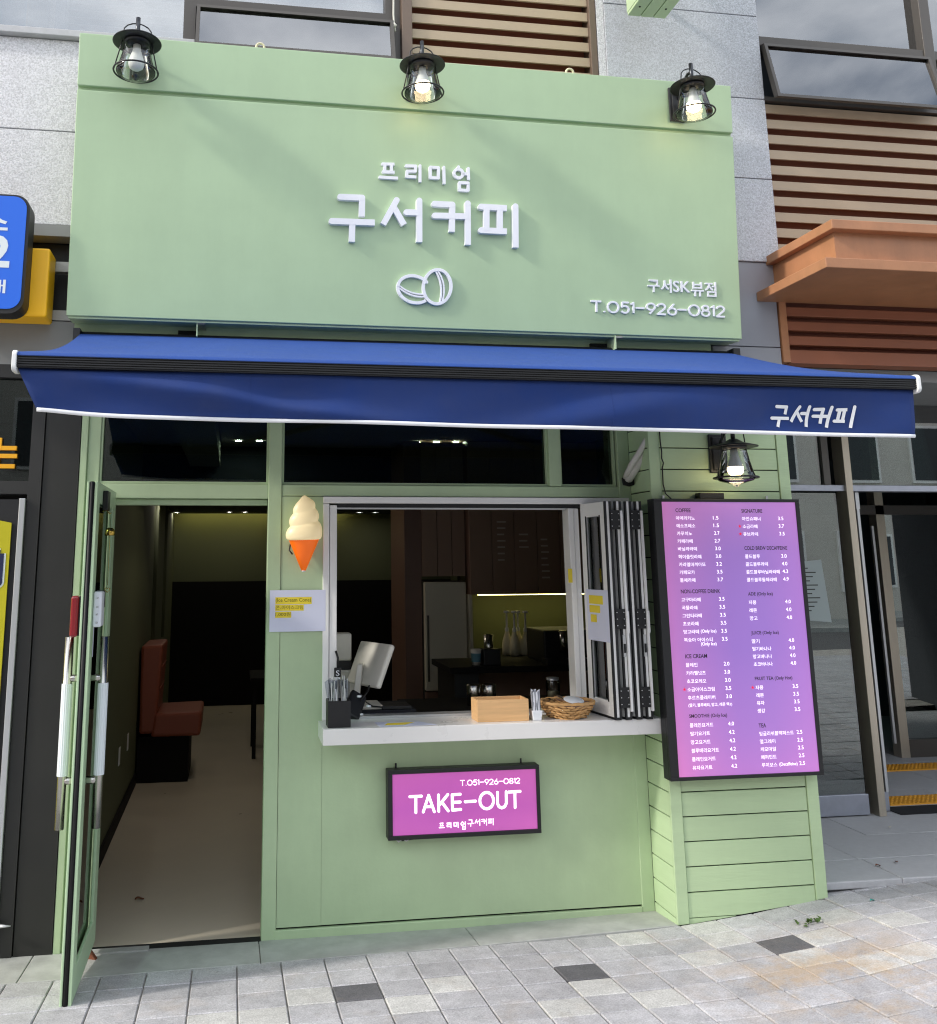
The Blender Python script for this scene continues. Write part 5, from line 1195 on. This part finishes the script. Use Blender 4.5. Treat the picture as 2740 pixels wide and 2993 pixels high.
# open leaf swung inwards
ol = bx('open_leaf_rail', 'steel_plate', en, 4.80, 4.845, EY + .04, EY + 1.0, LZ + .008, .31, bevel=.003)
bx('open_leaf_pane', 'entrance_glass', ol, 4.816, 4.828, EY + .03, EY + 1.0, .31, 2.16); bx('leaf_edge', 'alu', ol, 4.812, 4.832, EY + .018, EY + .03, .31, 2.16); bx('pivot', 'alu', ol, 4.808, 4.836, EY + .016, EY + .06, 2.16, 2.275)
IY = 2.46
bx('inner_post', 'steel_frame', en, 6.10, 6.18, IY, IY + .1, LZ, 2.9); bx('inner_pane', 'entrance_glass', en, 6.2, 8.2, IY + .03, IY + .036, .32, 2.2); bx('inner_rail', 'dark_frame', en, 6.18, 8.2, IY, IY + .06, LZ, .32); bx('inner_bar', 'dark_frame', en, 3.6, 8.2, IY, IY + .08, 2.2, 2.28); bx('inner_leaf_edge', 'alu', en, 6.03, 6.05, IY - .02, IY, .3, 2.1)
bx('inner_wall', 'room_dark', en, 3.6, 8.2, 4.4, 4.5, 0, 3.0); bx('side_wall', 'wall_olive', en, 3.545, 3.556, .3, 4.4, 0, 2.97); bx('lobby_wall', 'room_dark', en, 8.2, 8.3, .0, 4.5, 0, 3.0); bx('lobby_ceiling', 'dark_panel', en, 3.56, 8.2, EY + .08, 4.4, 2.9, 2.97)
for y0, lab in ((1.10, 'nearer'), (2.02, 'farther')):
    t = thing('tactile_tile', '%s yellow tactile paving strip inside the entrance lobby' % lab, 'paving', (5.4, y0 + .1, LZ), 'tactile strips')
    bx('slab', 'tactile', t, 4.95, 6.6, y0, y0 + .20, LZ, LZ + .008)
    s = MB()
    for i in range(47):
        for j in range(5): s.lathe([(.012, 0), (.008, .005), (0, .005)], (4.97 + i * .034, y0 + .02 + j * .04, LZ + .008), 6)
    o = s.build('studs', 'tactile', t); o['kind'] = 'stuff'
tag(bx('door_mat', 'rubber_mat', None, 4.86, 5.3, EY - .04, 1.06, LZ + .001, LZ + .006), 'thin dark door mat inside the right entrance', 'mat')
nt_ = thing('door_poster', 'pale paper notice with small dark lines taped to the entrance glass', 'notice', (4.4, EY, 1.3))
MB().hexa([(4.30, EY - .009, 1.42), (4.52, EY - .009, 1.40), (4.52, EY - .007, 1.40), (4.30, EY - .007, 1.42)], [(4.31, EY - .009, 1.80), (4.485, EY - .009, 1.815), (4.485, EY - .007, 1.815), (4.31, EY - .007, 1.80)]).build('sheet', 'dim_paper', nt_)
for k in range(11): bx('text_line', 'dark_panel', nt_, 4.335, 4.38 + .08 * ((k * 37 % 10) / 10), EY - .0100, EY - .0092, 1.755 - k * .028, 1.762 - k * .028)
MB().tube([(3.63, .70, .26), (3.66, .66, .22), (3.68, .62, .19)], [.012, .014, .012], 8).build('door_stopper', 'alu', en)

# ---- litter and weed on the pavement
wd = thing('weed', 'small green weed growing between the pavers by the pillar', 'plant', (3.27, -.52, H(3.27, -.52)))
for k in range(16):
    a = random.uniform(0, 6.28); r_ = random.uniform(.0, .06); x = 3.27 + r_ * math.cos(a) * 1.1; y = -.52 + r_ * math.sin(a) * .55; z = H(x, y) + .004; l = random.uniform(.018, .034); a2 = random.uniform(0, 6.28); up_ = random.uniform(.006, .02)
    MB().add([(x, y, z), (x + l * .5 * math.cos(a2 + .75), y + l * .5 * math.sin(a2 + .75), z + up_), (x + l * math.cos(a2), y + l * math.sin(a2), z + up_ * .8), (x + l * .5 * math.cos(a2 - .75), y + l * .5 * math.sin(a2 - .75), z + up_ * .5)], [(0, 1, 2, 3)]).build('leaf', 'weed', wd)
def scrap(name, label, cat, m_, x, y, s_, rz, zz=None):
    z = (H(x, y) if zz is None else zz) + .004
    o = MB().grid(lambda u, v: (s_ * (u - .5), s_ * .55 * (v - .5) * (1 - (2 * u - 1) ** 2 * .8), .25 * s_ * abs(v - .5) + .1 * s_ * math.sin(5 * u)), 6, 4).build(name, m_, None, local=True)
    o.location = (x, y, z); o.rotation_euler = (0, 0, rz); tag(o, label, cat); o.modifiers.new('t', 'SOLIDIFY').thickness = .001
scrap('litter', 'tiny teal scrap on the pavers right of the pillar', 'litter', 'teal', 3.70, -.40, .03, .4)
scrap('dry_leaf', 'dry brown leaf on the shop floor inside the doorway', 'leaf', 'leaf_brown', .06, .68, .05, .3, .006)
scrap('dry_leaf', 'small brown leaf on the granite landing nosing', 'leaf', 'leaf_brown', 4.02, -.02, .035, .2, LZ + .002)
scrap('dry_leaf', 'dark leaf fragment on the landing, right of the other leaf', 'leaf', 'leaf_brown', 4.16, .02, .03, 1.2, LZ + .002)
scrap('litter', 'pale crumpled scrap on the landing before the entrance', 'litter', 'ivory', 4.58, .62, .03, 1.0, LZ + .004)

flush_texts()
